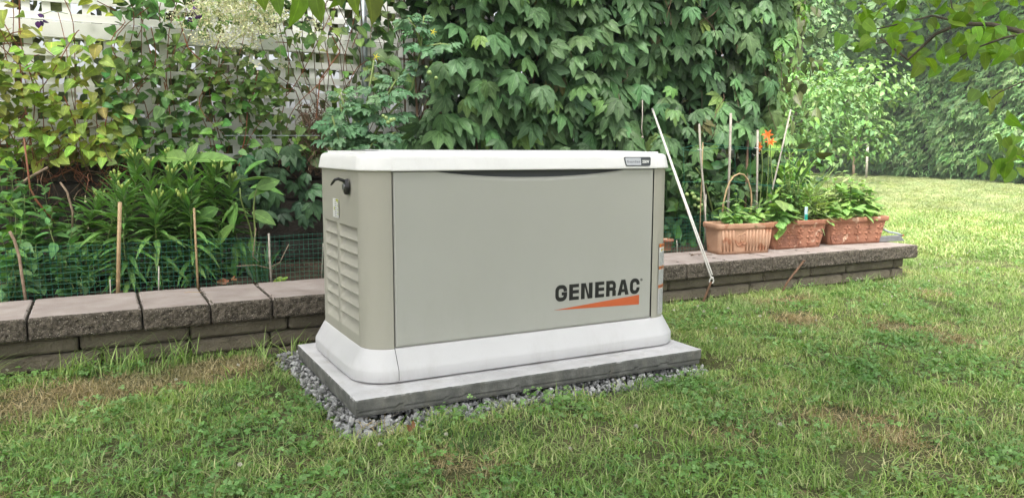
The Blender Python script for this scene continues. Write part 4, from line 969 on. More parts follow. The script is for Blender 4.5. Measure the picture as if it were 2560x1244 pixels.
tomato('tomato plant with blue green leaves and a yellow flower in front of the metal pole', [[(895, 400, 1.7), (905, 330, 1.68), (920, 240, 1.66), (935, 150, 1.65)], [(890, 370, 1.7), (870, 300, 1.68), (850, 230, 1.66)], [(905, 330, 1.66), (960, 250, 1.6), (990, 200, 1.6)]], 26, .15, fruits=[(965, 295, 1.5, .011), (978, 300, 1.5, .012), (985, 298, 1.52, .010), (970, 306, 1.5, .011), (958, 290, 1.5, .009)], flowers=[(940, 142, 1.6)])
tomato('tall tomato stem reaching up in front of the creeper with small green fruit', [[(890, 400, 1.7), (960, 300, 1.65), (1030, 220, 1.62), (1052, 120, 1.6), (1060, 40, 1.6)], [(1052, 120, 1.6), (1100, 110, 1.58), (1140, 115, 1.56)], [(1052, 120, 1.6), (1040, 70, 1.6), (1020, 45, 1.6)]], 20, .14, fruits=[(1073, 182, 1.5, .013), (1090, 195, 1.5, .010), (1066, 168, 1.5, .008)], flowers=[(1083, 80, 1.55)])
tomato('bushy low tomato plant just above the left end of the generator lid', [[(860, 400, 1.6), (845, 340, 1.58), (830, 290, 1.56)], [(900, 410, 1.6), (930, 360, 1.58), (990, 330, 1.56)], [(880, 400, 1.7), (850, 260, 1.7)]], 24, .14)
tomato('tomato plant beside the generator with pale green tomatoes low among dark creeper', [[(1790, 600, 1.62), (1780, 520, 1.58), (1760, 450, 1.55), (1740, 420, 1.52)], [(1800, 600, 1.6), (1810, 500, 1.55), (1830, 440, 1.55)]], 14, .12, (.08, .16, .05),
       fruits=[(1717, 486, 1.5, .014), (1731, 484, 1.52, .014), (1736, 493, 1.48, .015), (1746, 499, 1.5, .014), (1737, 513, 1.5, .012), (1747, 518, 1.5, .013), (1753, 512, 1.5, .012), (1742, 465, 1.55, .012)])
# plants on the right of the bed
for k, (u, v, y, lb) in enumerate([(1990, 405, 1.55, 'leafy bright green lily stem behind the right wire'), (2015, 415, 1.60, 'outermost bright green lily stem by the end of the wire'), (1965, 420, 1.50, 'bright green lily stem left of the slanting cane'), (2000, 430, 1.42, 'shorter bright green lily stem above the second planter'), (1975, 380, 1.75, 'tall bright lily stem behind the slanting cane'), (1940, 400, 1.8, 'shaded lily stem under the orange flower')]):
    top = at(u, v, y=y); b = np.array([top[0], y, .17]); plant('lily_plant', lb, 'lily plant', b, [stem_to(b, top)], whorl(46, .1, .05, .1, .5), T_lance, .14, (.22, .38, .09), stem_r=.0045)
def straps(label, u, v, y, n, h, col, name='strap_leaf_plant', spread=.5, size=None):
    b = at(u, v, y=y); b[2] = .17; root = empty(name, b, label, 'plant'); a_ = ru(0, 6.28, n); d = np.stack([spread*np.cos(a_), spread*np.sin(a_), np.full(n, 1.)], 1)
    scatter('leaves', T_strap, np.tile(b, (n, 1))+.02*rn(n, 3)*np.array([1, 1, 0]), frames(-np.stack([np.cos(a_), np.sin(a_), 0*a_-.3], 1)+.1*rn(n, 3), d), h*ru(.7, 1.1, n), tints(n, col, .15, .05), M_leaf, root); return root
straps('clump of grey green iris blades behind the slanting cane', 1945, 560, 1.6, 26, .62, (.09, .17, .09))
straps('clump of arching daylily blades under the orange flower', 1905, 560, 1.75, 34, .60, (.13, .24, .06), spread=.8)
straps('tuft of striped pale blades at the end of the wire', 2010, 560, 1.85, 30, .55, (.30, .40, .16), spread=1.0)
dl = empty('daylily', at(1915, 560, y=1.7), 'orange daylily flowers on tall stems beside the grey cane', 'flower')
mb = MB(); fl = [(1918, 335, 1.45), (1904, 366, 1.42), (1926, 352, 1.47)]
for (u, v, y) in fl: mb.tube(wander((at(1912, 560, y=1.45)[0], 1.45, .17), at(u, v+8, y=y), amp=.02), .003, 6)
mb.build('stem', M_gstem, dl, True)
for (u, v, y) in fl:
    c = at(u, v, y=y); ax = -FWD*.6+RGT*random.uniform(-.6, .7)+Zu*random.uniform(-.1, .6); ax /= np.linalg.norm(ax); e1 = np.cross(ax, Zu); e1 /= np.linalg.norm(e1); e2 = np.cross(ax, e1)
    Dn = np.array([ax*.75+.9*(e1*math.cos(q*1.047)+e2*math.sin(q*1.047)) for q in range(6)]); Nn_ = np.array([ax*1.-.8*(e1*math.cos(q*1.047)+e2*math.sin(q*1.047)) for q in range(6)])
    scatter('flower', [leaflet(.36, 8, .2, -.45, 0, .55)], np.tile(c-ax*.02, (6, 1)), frames(Nn_, Dn), np.full(6, .037), tints(6, (.85, .17, .02), .08, .03), M_petal, dl)
P_ = []
rb = empty('bed_undergrowth', (2.9, 1.8, .2), 'mixed leafy undergrowth filling the bed behind the terracotta planters', 'plant')
mass('leaves', rb, T_ovate, 900, (2.25, 3.65), (1.5, 2.05), (.17, .72), .085, (.06, .13, .04), M_leaf)
MB().tube([(2.6, 1.8, .17), (2.62, 1.78, .6)], .004).tube([(3.1, 1.8, .17), (3.12, 1.78, .6)], .004).build('stem', M_gstem, rb)
rb = empty('fence_end_shrub', (3.9, 2.2, .2), 'light green leafy climber hanging at the open end of the fence', 'shrub')
n = 650; x = 3.95+.12*rn(n); z = ru(.45, 2.3, n); y = 2.35+.25*rn(n)
scatter('leaves', T_ovate, np.stack([x, y, z], 1), frames(np.array([[.2, -.7, .5]])+.5*rn(n, 3), np.array([[.1, 0, -1.]])+.6*rn(n, 3)), .055*ru(.7, 1.3, n), tints(n, (.13, .24, .06), .2, .08), M_leaf, rb)
MB().tube([(3.9, 2.2, 0), (3.88, 2.15, 1.2), (3.8, 2.1, 2.2)], [.02, .012, .006]).build('trunk', M_bark, rb)
# low plants at the left middle behind mesh
sd_ = empty('lettuce_seedling', at(707, 695, z=.19), 'small bright lime seedling at the foot of the green mesh', 'seedling')
c = at(707, 698, y=1.30); n = 9; a_ = ru(0, 6.28, n)
scatter('leaves', T_heart, np.tile([c[0], 1.30, .185], (n, 1)), frames(np.tile([0, -.3, 1.], (n, 1))+.3*rn(n, 3), np.stack([np.cos(a_), np.sin(a_), .6+0*a_], 1)), .04*ru(.6, 1.2, n), tints(n, (.32, .45, .07)), M_leaf, sd_)
for (u, v, y, lb) in ((400, 700, 1.36, 'small clover-like weed behind the green mesh below the lilies'), (200, 700, 1.36, 'low weed with pointed leaves behind the mesh beside the mint')):
    c = at(u, v, y=y); c[2] = .18; b = c.copy(); plant('weed', lb, 'weed', b, [stem_to(b, b+np.array([.0, 0, .07])), stem_to(b, b+np.array([.04, 0, .06])), stem_to(b, b+np.array([-.04, 0, .05]))], opposite(3, .4, .3), T_ovate, .035, (.07, .15, .05), stem_r=.0015)
straps('tuft of coarse grass behind the mesh at the foot of the broad leaves', 655, 690, 1.4, 22, .20, (.06, .13, .05), 'grass_tuft', 1.4)
# ------------------------------------------------------------------ green wire mesh
def wire_mesh(label, x0, x1, y, z0, z1, st=.0205):
    mb = MB(); r = .0008; x = x0
    def wob(x): return .008*math.sin(x*7)+.004*math.sin(x*19)
    while x < x1: mb.tube([(x, y+wob(x), z0), (x+.002*random.gauss(0, 1), y+wob(x)+.003, z1+.004)], r, 4, False); x += st
    z = z0+.01; xs_ = np.arange(x0, x1, .05)
    while z < z1: mb.tube([(q, y+wob(q), z+.0022*math.sin(q*11+z*30)) for q in xs_], r, 4, False); z += st
    return tag(mb.build('wire_mesh', M_wire), label, 'mesh fence')
wire_mesh('green plastic coated wire mesh standing along the back of the wall at the left', -1.35, .60, 1.235, .175, .392)
wire_mesh('short green wire mesh piece between the generator and the terracotta planters', 1.95, 2.95, 1.235, .175, .392)
tw = empty('wire_trellis', (2.8, 1.4, .2), 'thin green wire trellis tied to the canes behind the planters', 'trellis')
mb = MB()
for pts_ in ([(1706, 374), (1745, 378), (1762, 374), (1800, 370), (1830, 371), (1870, 373), (1925, 375), (1980, 379), (2035, 373)], [(1700, 372), (1757, 358), (1830, 366), (1895, 371), (1990, 374), (2030, 376)], [(1705, 455), (1760, 455), (1830, 454), (1880, 460), (1930, 463), (1990, 462), (2030, 458)], [(1830, 452), (1870, 459), (1925, 466), (2000, 466), (2035, 463)]):
    mb.tube([at(u, v, y=1.36) for u, v in pts_], .0016, 5)
mb.build('horizontal_wire', M_wire, tw)
for u in (1709, 1837, 1875, 1960, 1987, 2023): MB().tube([at(u, 372, y=1.365), at(u+2, 500, y=1.365)], .0012, 4).build('upright_wire', M_wire, tw)
tag(MB().tube([at(560+k*30, 339+.0*k, y=1.7) for k in range(9)], .0012, 4).build('guide_wire', M_galv), 'thin straight wire strung left of the generator lid', 'wire')
# stakes and canes
def stake(label, pts_, y, r, m_, name='garden_stake', knots=True, zbase=.16):
    P_ = [at(u, v, y=y) for u, v in pts_]; P_[-1][2] = min(P_[-1][2], zbase)
    P_ = np.array(P_); n = len(P_); rr = np.full(n, r)
    mb = MB().tube(P_, rr, 9)
    if knots:
        for t in (.2, .5, .8):
            p = along(P_, t); d = (P_[-1]-P_[0]); d /= np.linalg.norm(d); mb.tube([p-d*.003, p, p+d*.003], [r*.9, r*1.18, r*.9], 9)
    return tag(mb.build(name, m_, None, True), label, 'stake')
stake('crooked peeled stick standing in front of the green mesh at far left', [(24, 578), (36, 600), (48, 640), (55, 690), (66, 748)], 1.21, .0055, M_stick, knots=False)
stake('thick tan bamboo cane in front of the mesh at the lilies', [(300, 505), (297, 620), (293, 734)], 1.215, .0075, M_bamboo)
stake('thin reddish cane in front of the mesh below the broad leaves', [(485, 520), (490, 620), (495, 722)], 1.215, .0045, M_bamboo)
stake('slim grey forked stick at the mesh left of the generator', [(672, 583), (674, 640), (679, 705)], 1.215, .0045, M_bamboo_g, knots=False)
stake('short grey plastic peg in front of the mesh under the lilies', [(397, 665), (396, 727)], 1.215, .003, M_bamboo_g, knots=False)
stake('tiny grey peg beside the thick tan bamboo cane', [(275, 698), (276, 734)], 1.215, .0025, M_bamboo_g, knots=False)
stake('thin grey stick leaning on the mesh right beside the generator', [(808, 608), (803, 695)], 1.25, .003, M_bamboo_g, knots=False)
stake('weathered cane with pinkish top behind the first planter', [(1748, 310), (1752, 400), (1760, 480), (1768, 555)], 1.33, .0062, M_bamboo_g)
stake('thin reddish cane leaning beside the weathered cane', [(1757, 356), (1755, 430), (1752, 500), (1750, 590)], 1.35, .0032, M_bamboo)
stake('tallest grey bamboo cane behind the wooden hoop', [(1827, 283), (1824, 400), (1819, 560)], 1.33, .0078, M_bamboo_g)
stake('upright pale grey cane left of the orange flower', [(1894, 325), (1893, 430), (1892, 560)], 1.34, .0065, M_bamboo_g)
stake('slanting cane leaning right behind the second planter', [(1977, 274), (1953, 380), (1929, 480), (1915, 560)], 1.38, .0055, M_bamboo_g)
stake('short split cane at the foot of the weathered cane', [(1765, 485), (1763, 590)], 1.30, .003, M_bamboo_g, knots=False)
stake('second short split cane leaning at the foot of the weathered cane', [(1761, 500), (1772, 590)], 1.29, .0028, M_bamboo_g, knots=False)
stake('brown wooden garden stake in the shade inside the hoop', [(1869, 350), (1866, 450), (1860, 580)], 1.6, .008, M_brown, knots=False)
stake('thin pale stick behind the short mesh piece beside the generator', [(1692, 600), (1694, 650)], 1.28, .003, M_bamboo_g, knots=False)
hp = [(1805, 540), (1808, 509), (1816, 475), (1824, 455), (1835, 440), (1848, 434), (1860, 437), (1870, 450), (1877, 475), (1879, 500), (1876, 540)]
tag(MB().tube([at(u, v, y=1.30+.0*k) for k, (u, v) in enumerate(hp)], .005, 8).build('wooden_hoop', M_bamboo, None, True), 'bent wooden hoop arching behind the first terracotta planter', 'hoop')
for (u, v, y, lb) in ((1750, 374, 1.335, 'white tie on the weathered cane'), (1827, 374, 1.335, 'white tie on the tallest grey cane'), (1892, 370, 1.345, 'white tie on the cane left of the orange flower'), (1820, 503, 1.335, 'white tie low on the tallest grey cane')):
    c = at(u, v, y=y-.004); a_ = np.linspace(0, 2*math.pi, 14); tag(MB().tube([(c[0]+.0105*math.cos(q), c[1]+.004+.0105*math.sin(q), c[2]+.001*math.sin(3*q)) for q in a_], .0022, 5).tube([c, c+np.array([.012, -.006, -.004])], .0018, 5).build('plant_tie', M_tie, None, True), lb, 'tie')
# twigs forked behind the mesh left of the generator
for (pts_, lb) in (([(640, 570), (632, 640), (648, 655)], 'bare dead twig hanging behind the mesh below the creeper sprig'), ([(590, 665), (640, 662), (672, 670), (700, 655), (722, 610)], 'curved bare twig lying behind the mesh and the forked stick'), ([(672, 655), (680, 675), (678, 698)], 'short bare twig at the foot of the forked stick')):
    tag(MB().tube([at(u, v, y=1.32) for u, v in pts_], .0022, 5).build('twig', M_stick, None, True), lb, 'twig')
# ------------------------------------------------------------------ ropes and pegs
lo = np.array([2.009, .72, .132]); up_ = at(1630, 272, y=1.70)
rp = empty('guy_rope', lo, 'white rope stretched from the creeper down to an iron peg in the lawn', 'rope')
mb = MB(); mb.tube([up_, up_*.5+lo*.5+np.array([0, 0, -.004]), lo], .0045, 8).tube([up_+np.array([.006, 0, 0]), up_*.4+lo*.6+np.array([.007, -.002, 0]), lo+np.array([.004, 0, .02])], .0035, 8); mb.build('strand', M_rope, rp, True)
a_ = np.linspace(0, 2*math.pi, 18); MB().tube([lo+RGT*(.010*math.cos(q))+Zu*(-.010+.012*math.sin(q)) for q in a_], .0035, 7).ball(lo+Zu*.004+RGT*.003, .0075, 8).build('knot_loop', M_rope, rp, True)
tag(MB().tube([(1.945, .735, -.03), (1.97, .725, .03), (2.000, .722, .100), (2.006, .720, .118)], .006, 8).build('iron_peg', M_rust, None, True), 'rusty iron peg in the grass holding the white rope', 'peg')
tag(MB().tube([(2.53, .775, -.03), (2.60, .782, .06), (2.725, .790, .165)], .0055, 8).ball((2.728, .79, .168), .009, 8, (1.2, 1, .5)).build('iron_peg', M_rust, None, True), 'rusty iron peg leaning on the wall below the second planter', 'peg')
hr = [at(u, v, y=1.62) for u, v in ((1606, 250), (1606, 290), (1604, 320), (1606, 343))]
tag(MB().tube(hr, .0035, 7).ball(hr[-1], .008, 8).build('cord', M_bamboo_g, None, True), 'short knotted cord hanging out of the creeper above the generator lid', 'cord')
# coiled white string high on the fence
c = at(592, 62, y=1.86); mb = MB()
for k in range(6):
    q = np.linspace(0, 2*math.pi, 22); rr = .024+.004*k; mb.tube([c+RGT*(rr*.75*math.cos(s)+.006*rn(1)[0]*0)+Zu*(rr*math.sin(s)-.003*k)+FWD*(.004*k) for s in q], .0016, 5)
mb.tube([c+Zu*.03, c+Zu*.09+RGT*.01, at(600, 0, y=1.86)], .0016, 5).tube([c, c-Zu*.04+RGT*.05], .0016, 5); tag(mb.build('string_coil', M_rope, None, True), 'coil of white string hanging on the lattice among pale blossoms', 'string')
# ------------------------------------------------------------------ terracotta planters
def planter(label, cx, cy, wt, wb, dt, db, z0, h, rz, m_, relief, m_soil, patch=None):
    root = empty('terracotta_planter', (cx, cy, z0), label, 'planter', None); root.rotation_euler = (0, 0, rz)
    def ring_(w_, d_, z, r, n=8):
        P_ = []
        for sx_, sy_, a0 in ((1, -1, -90), (1, 1, 0), (-1, 1, 90), (-1, -1, 180)):
            for t in range(n): q = math.radians(a0+90*t/(n-1)); P_.append((sx_*(w_/2-r)+r*math.cos(q), sy_*(d_/2-r)+r*math.sin(q), z))
        return P_
    prof_ = [(0, 0), (.002, .004)]; rings = []
    for f in np.linspace(0, .82, 8): rings.append(ring_(wb+(wt*.95-wb)*f, db+(dt*.95-db)*f, h*f, .03))
    for f, g in ((.83, 1.0), (.86, 1.012), (.97, 1.02), (.995, 1.005), (1.0, .985), (.99, .955), (.80, .93)): rings.append(ring_(wt*g*.985, dt*g*.985 if f > .9 else dt*g*.98, h*f, .032))
    n = len(rings[0]); V_ = [p for r in rings for p in r]; F_ = [(i*n+j, i*n+(j+1) % n, (i+1)*n+(j+1) % n, (i+1)*n+j) for i in range(len(rings)-1) for j in range(n)]
    F_.append(tuple(range(n-1, -1, -1)))
    me = mesh_py('pot_body', V_, F_, m_, True); o = link('pot_body', me, root, world=False)
    sb_ = ring_(wt*.93, dt*.93, h*.84, .03); link('potting_soil', mesh_py('potting_soil', sb_, [tuple(range(n))], M_soil), root, world=False)
    def facepos(u, f):  # u across -1..1, f height fraction
        wq = wb+(wt*.95-wb)*f; dq = db+(dt*.95-db)*f; return np.array([u*wq/2, -dq/2, h*f])
    mb = MB()
    if relief == 'leaf':
        nm = 5
        for k in range(nm):
            mb = MB()
            u = -.78+1.56*k/(nm-1)
            for (du, f, r, sx_, sz_) in ((0, .70, .0085, .7, 1.3), (-.085, .60, .0085, 1.3, .8), (.085, .60, .0085, 1.3, .8), (0, .48, .007, .6, 2.2), (-.10, .40, .0095, 1.4, .8), (.10, .40, .0095, 1.4, .8), (-.05, .20, .008, 1.2, .7), (.05, .20, .008, 1.2, .7), (0, .28, .007, .5, 2.0)):
                p = facepos(u+du*.8, f); mb.ball(p+np.array([0, .001, 0]), r, 8, (sx_, .75, sz_))
                if du: mb.tube([facepos(u, f-.10)+np.array([0, 0, 0]), facepos(u+du*.45, f-.02), p], [.003, .004, .005], 6)
            link('leaf_relief', mesh_py('leaf_relief', mb.V, mb.F, m_, True), root, world=False); mb = MB()
    elif relief == 'flute':
        for k in range(15):
            u = -.88+1.76*k/14
            if 4 <= k <= 6: continue
            mb.tube([facepos(u, .10), facepos(u, .45)-np.array([0, .001, 0]), facepos(u, .78)], [.005, .0075, .006], 7)
        for u, f in ((-.28, .45), (-.10, .5)):
            mb.tube([facepos(u, f)+np.array([.020*math.cos(q), -.0, .030*math.sin(q)]) for q in np.linspace(0, 6.283, 18)], .004, 6)
    if mb.V: mo = link('relief', mesh_py('relief', mb.V, mb.F, m_, True), root, world=False)
    mb = MB()
    if patch:  # worn area where the glaze has flaked off
        (u0, u1, f0, f1) = patch; n_ = 26; ring = []
        for k in range(n_):
            q = 2*math.pi*k/n_; cu, cf = (u0+u1)/2, (f0+f1)/2; kk = (abs(math.cos(q))**4+abs(math.sin(q))**4)**(-.25)*random.uniform(.93, 1.04)
            ring.append(facepos(cu+(u1-u0)/2*math.cos(q)*kk, cf+(f1-f0)/2*math.sin(q)*kk)+np.array([0, -.0015, 0]))
        V_ = ring+[p+np.array([0, .004, 0]) for p in ring]; link('flaked_patch', mesh_py('flaked_patch', V_, [tuple(range(n_))]+[(k, k+n_, (k+1) % n_+n_, (k+1) % n_) for k in range(n_)], M_terra_d), root, world=False)
        mb.tube(ring+[ring[0]], .0022, 5); link('flake_edge', mesh_py('flake_edge', mb.V, mb.F, m_, True), root, world=False)
    return root
planter('pale streaked terracotta trough, leftmost of the three on the wall', 2.487, 1.045, .375, .325, .175, .145, .2005, .168, R(-9), M_terra_p, 'flute', None)
planter('middle terracotta trough with a big flaked patch low on its front', 2.925, 1.075, .455, .36, .18, .135, .2005, .165, R(-3), M_terra, 'leaf', None, (-.88, -.02, .08, .52))
planter('rightmost terracotta trough with leaf relief and a small flaked corner', 3.43, 1.085, .50, .41, .19, .14, .2005, .165, R(-6), M_terra, 'leaf', None, (-.95, -.52, .06, .46))
# small round pot behind the short mesh
c = at(1668, 640, y=1.38); n = 20; rg_ = [(.030, .0), (.038, .05), (.043, .052), (.044, .066), (.039, .066), (.036, .05)]
V = [(c[0]-.01+r*math.cos(2*math.pi*k/n), 1.38+r*math.sin(2*math.pi*k/n), .185+z) for r, z in rg_ for k in range(n)]
tag(link('flower_pot', mesh_py('flower_pot', V, [(i*n+j, i*n+(j+1) % n, (i+1)*n+(j+1) % n, (i+1)*n+j) for i in range(5) for j in range(n)], M_terra, True)), 'small round clay pot behind the mesh right beside the generator', 'flower pot')
# herbs in the planters
ZT = .335
def basil(label, x, y, stems, col, size=.05, name='basil_plant', tp=T_basil, nn=5, cat='basil plant', m_=M_leaf):
    b = np.array([x, y, ZT]); st = [stem_to(b+np.array([dx*.3, dy*.3, 0]), b+np.array([dx*1.2, dy, hh*HS]), .006) for dx, dy, hh in stems]; size = size*1.35
    return plant(name, label, cat, b, st, opposite(nn, .3, .05), tp, size, col, m_, .0028)
BC = (.25, .43, .13); HS = 1.6
basil('young basil plant at the left end of the pale planter', 2.42, 1.05, [(-.03, -.01, .07), (.0, -.04, .04), (-.02, .02, .09)], BC, .046)
basil('low basil plant with cupped leaves at the middle of the pale planter', 2.50, 1.03, [(0, -.04, .035), (.03, -.02, .055), (-.02, .0, .06)], BC, .05)
basil('taller basil sprig at the back of the pale planter', 2.49, 1.08, [(.0, 0, .115), (.03, .01, .09)], BC, .048)
basil('basil plant at the right end of the pale planter', 2.62, 1.03, [(0, 0, .085), (.03, -.02, .06), (-.03, .0, .07)], BC, .052)
basil('large leaved basil at the left end of the middle planter', 2.80, 1.05, [(-.03, -.03, .15), (.02, -.02, .10), (-.06, 0, .10), (.0, -.05, .04)], BC, .075)
basil('dense dark bushy herb in the middle planter', 2.92, 1.07, [(random.uniform(-.06, .06), random.uniform(-.04, .04), random.uniform(.10, .17)) for _ in range(16)], (.075, .15, .04), .024, 'herb_plant', T_ovate, 8, 'herb')
basil('leafy herb sprouting behind the dark bushy herb', 2.95, 1.12, [(random.uniform(-.05, .08), random.uniform(-.02, .04), random.uniform(.13, .20)) for _ in range(8)], (.15, .27, .07), .04, 'herb_plant', T_ovate, 5, 'herb')
b = np.array([3.10, 1.08, ZT]); plant('pale_herb', 'pale grey green plant with long soft leaves in the right end of the middle planter', 'herb', b, [stem_to(b, b+np.array([dx, 0, h_])) for dx, h_ in ((0, .22), (.04, .17), (-.03, .16), (.07, .12))], whorl(22, .1, .0, .1, .9), T_lance, .105, (.30, .40, .17), stem_r=.0025)
for k, (x, y, h_, lb) in enumerate(((3.22, 1.06, .09, 'low basil plant at the left end of the right planter'), (3.29, 1.10, .17, 'tall basil plant left of centre in the right planter'), (3.36, 1.05, .15, 'basil plant at the centre front of the right planter'), (3.43, 1.09, .19, 'tallest basil plant in the right planter'), (3.50, 1.05, .15, 'wide basil plant right of centre in the right planter'), (3.57, 1.05, .10, 'outermost basil plant leaning over the right rim'))):
    basil(lb, x, y, [(random.uniform(-.05, .05), random.uniform(-.05, .03), h_*random.uniform(.6, 1.05)) for _ in range(8)], (.24, .40, .11), .055, nn=4)
# plant tag in the middle planter
pt = empty('plant_tag', (3.01, 1.0, ZT), 'small printed blue and teal plant tag stuck in the middle planter', 'plant tag')
c = at(2015, 532, y=1.01); MB().box(c[0]-.012, c[0]+.012, 1.009, 1.0115, c[2]-.045, c[2]+.035).build('tag_card', M_blue, pt, bevel=.001)
MB().box(c[0]-.0115, c[0]+.0115, 1.006, 1.0085, c[2]-.042, c[2]-.008).build('tag_picture', M_teal, pt); MB().box(c[0]-.003, c[0]+.003, 1.010, 1.013, ZT-.03, c[2]-.045).build('tag_spike', M_white, pt)
# hand tool at the end of the wall
tl = empty('hand_tool', (3.68, .98, .2), 'grey garden hand tool lying at the right end of the wall', 'garden tool')
p0 = at(2208, 606, z=.215); mb = MB(); a = np.array([3.60, .95, .203])
mb.add([(3.565, 1.02, .204), (3.80, .955, .204), (3.81, 1.00, .204), (3.58, 1.07, .204), (3.565, 1.02, .228), (3.765, .965, .240), (3.785, .995, .240), (3.58, 1.07, .228)], [(0, 3, 2, 1), (4, 5, 6, 7), (0, 1, 5, 4), (1, 2, 6, 5), (2, 3, 7, 6), (3, 0, 4, 7)]); mb.build('blade', M_tool, tl, bevel=.002)
MB().tube([(3.70, 1.04, .275), (3.73, 1.02, .258), (3.77, .99, .250), (3.80, .975, .236)], .006, 8).build('handle', M_galv, tl, True)
MB().ball((3.797, .968, .238), .005, 8).build('red_button', mat('red_plastic', (.6, .05, .03), None, 20, .4), tl, True)
# dead leaf, twigs and bits on the coping
c = at(562, 705, z=.20); n = 5
dlf = scatter('dead_leaf', [leaflet(.6, 7, .5, .5, .1, .45)], np.array([c+np.array([.01*k, .01*k, .004]) for k in range(n)]), frames(np.array([[-.3, -.5, .7]])+.4*rn(n, 3), rn(n, 3)*np.array([1, .5, .4])), np.full(n, .032), tints(n, (.40, .19, .10)), M_leaf)
tag(dlf, 'curled brown dead leaf on the coping in front of the lilies', 'dead leaf')
c = at(1728, 636, z=.2)
tag(MB().tube([at(u, v, z=.204) for u, v in ((1727, 637), (1745, 634), (1765, 637), (1780, 636))], .0016, 5).tube([at(u, v, z=.204) for u, v in ((1729, 634), (1735, 636), (1727, 639))], .0014, 5).build('twig', M_rust, None, True), 'dark bent twig on the coping beside the pale planter', 'twig')
tag(MB().tube([at(u, v, z=.203) for u, v in ((461, 731), (480, 729), (503, 730))], .001, 4).build('twig', M_bamboo, None, True), 'thin dry grass stalk on the coping below the lilies', 'twig')
c = at(1038, 1073, z=.02); n = 3
tag(scatter('dead_leaf', [leaflet(.6, 7, .5, .5, .1, .45)], np.array([c]*n)+.006*rn(n, 3), frames(np.array([[-.3, -.8, .4]])+.4*rn(n, 3), rn(n, 3)*np.array([1, .5, 1])), np.full(n, .02), tints(n, (.28, .14, .08)), M_leaf), 'small red brown dead leaf in the grass in front of the pad', 'dead leaf')
# ------------------------------------------------------------------ pale blossom and purple flowers high at left
bl = empty('blossom_spray', at(600, 0, y=1.80), 'spray of pale yellow green blossoms hanging over the lattice', 'blossom')
n = 2600; u = 600+80*rn(n); v = 45+48*rn(n)-.0*u; k = (v > -60) & (v < 175) & (np.abs(u-600) < 190); u, v = u[k], v[k]; n = len(u)
cl = np.array([at(600+75*random.gauss(0, 1), 40+45*random.gauss(0, 1), y=1.72+.14*random.random()) for _ in range(120)])
P = cl[rng.integers(0, 120, 4600)]+.018*rn(4600, 3); n = len(P)
scatter('blossoms', [leaflet(.5, 4, .2, .1, 0, .5)], P, frames(rn(n, 3), rn(n, 3)), .012*ru(.6, 1.3, n), tints(n, (.72, .72, .45), .15, .05), M_petal, bl)
mb = MB()
for q in cl[:45]: mb.tube(wander(at(600+random.uniform(-30, 30), -40, y=1.85), q, amp=.03, n=8), .0013, 4, False)
mb.tube([at(u_, v_, y=1.76) for u_, v_ in ((612, -20), (618, 60), (600, 90), (575, 110))], .004, 6).tube([at(u_, v_, y=1.76) for u_, v_ in ((618, 40), (650, 70), (690, 100))], .003, 6).build('stems', mat('pale_stem', (.34, .38, .15), (.28, .33, .12), 20, .6), bl)
for (u, v, n, lb) in ((482, 32, 12, 'dark purple flower cluster beside the pale blossoms'), (106, 42, 5, 'single purple flower on the lattice at the top left')):
    c = at(u, v, y=1.80); P = np.array([c+.016*rn(3)*np.array([1, .5, 1.6]) for _ in range(n)])
    f_ = empty('purple_flower', c, lb, 'flower'); scatter('petals', [leaflet(.8, 5, .3, -.3, 0, .5)], P, frames(np.array([[-.3, -.8, .2]])+.5*rn(n, 3), rn(n, 3)), .026*ru(.7, 1.2, n), tints(n, (.085, .03, .16), .2, .1), M_petal, f_)
    MB().tube([c+Zu*.01+.0*X_, c+Zu*.04+X_*.02+FWD*.05, c+Zu*.07+FWD*.2], .0016, 5).build('stem', M_gstem, f_)
# ------------------------------------------------------------------ near branches of the tree overhead
def branch(name, label, lines, dist0, leaf_pts, size, col, tpls, leafn=None):
    root = empty(name, at(*lines[0][0][0][:2], dist=dist0), label, 'branch'); mb = MB()
    for ln, r in lines: mb.tube([at(u, v, dist=d) for u, v, d in ln], np.linspace(r*.7, r*.3, len(ln)), 7)
    if 0: mb.tube([at(u, v, dist=d) for u, v, d in ln], np.linspace(r, r*.45, len(ln)), 7)
    mb.build('twigs', M_bark, root, True)
    P = []; Dd = []; N = []; S = []
    for (u, v, d, du, dv, s) in leaf_pts: P.append(at(u, v, dist=d)); Dd.append(RGT*du+UPV*dv+.25*rn(3)); N.append(-FWD*.7+UPV*.35+.45*rn(3)); S.append(s)
    scatter('leaves', tpls, np.array(P), frames(np.array(N), np.array(Dd)), size*np.array(S), tints(len(P), col, .18, .07), M_nearleaf, root); return root
M_nearleaf = leafmat('near_leaf', transl=.5, rough=.5, rib=.3, veins=.1, tl=(1.2, 1.3, .45))
bl_lines = [([(2640, 95, 1.9), (2560, 82, 1.9), (2480, 62, 1.95), (2400, 60, 2.0), (2340, 85, 2.05), (2270, 150, 2.1), (2200, 95, 2.1)], .010), ([(2560, 84, 1.9), (2510, 95, 1.9), (2440, 120, 1.95), (2390, 150, 2.0)], .005), ([(2400, 60, 2.0), (2380, 20, 2.0), (2370, -40, 2.0)], .004),
            ([(2420, 60, 2.0), (2330, 40, 2.05), (2250, 60, 2.1), (2160, 80, 2.15)], .005), ([(2620, 150, 1.8), (2585, 300, 1.8), (2570, 380, 1.8), (2560, 440, 1.8)], .005), ([(2270, 100, 2.1), (2180, 110, 2.1), (2150, 120, 2.1)], .003), ([(2590, 190, 1.8), (2500, 230, 1.85), (2450, 270, 1.9)], .003)]
lp = []
for _ in range(210):
    t = random.random()**.75; u = 2090+(2640-2090)*t; vmax = 110+45*t if u < 2400 else 135
    lp.append((u, random.uniform(-70, vmax), random.uniform(1.85, 2.3), random.uniform(-.9, .6), random.uniform(-1, .3), random.uniform(.7, 1.15)))
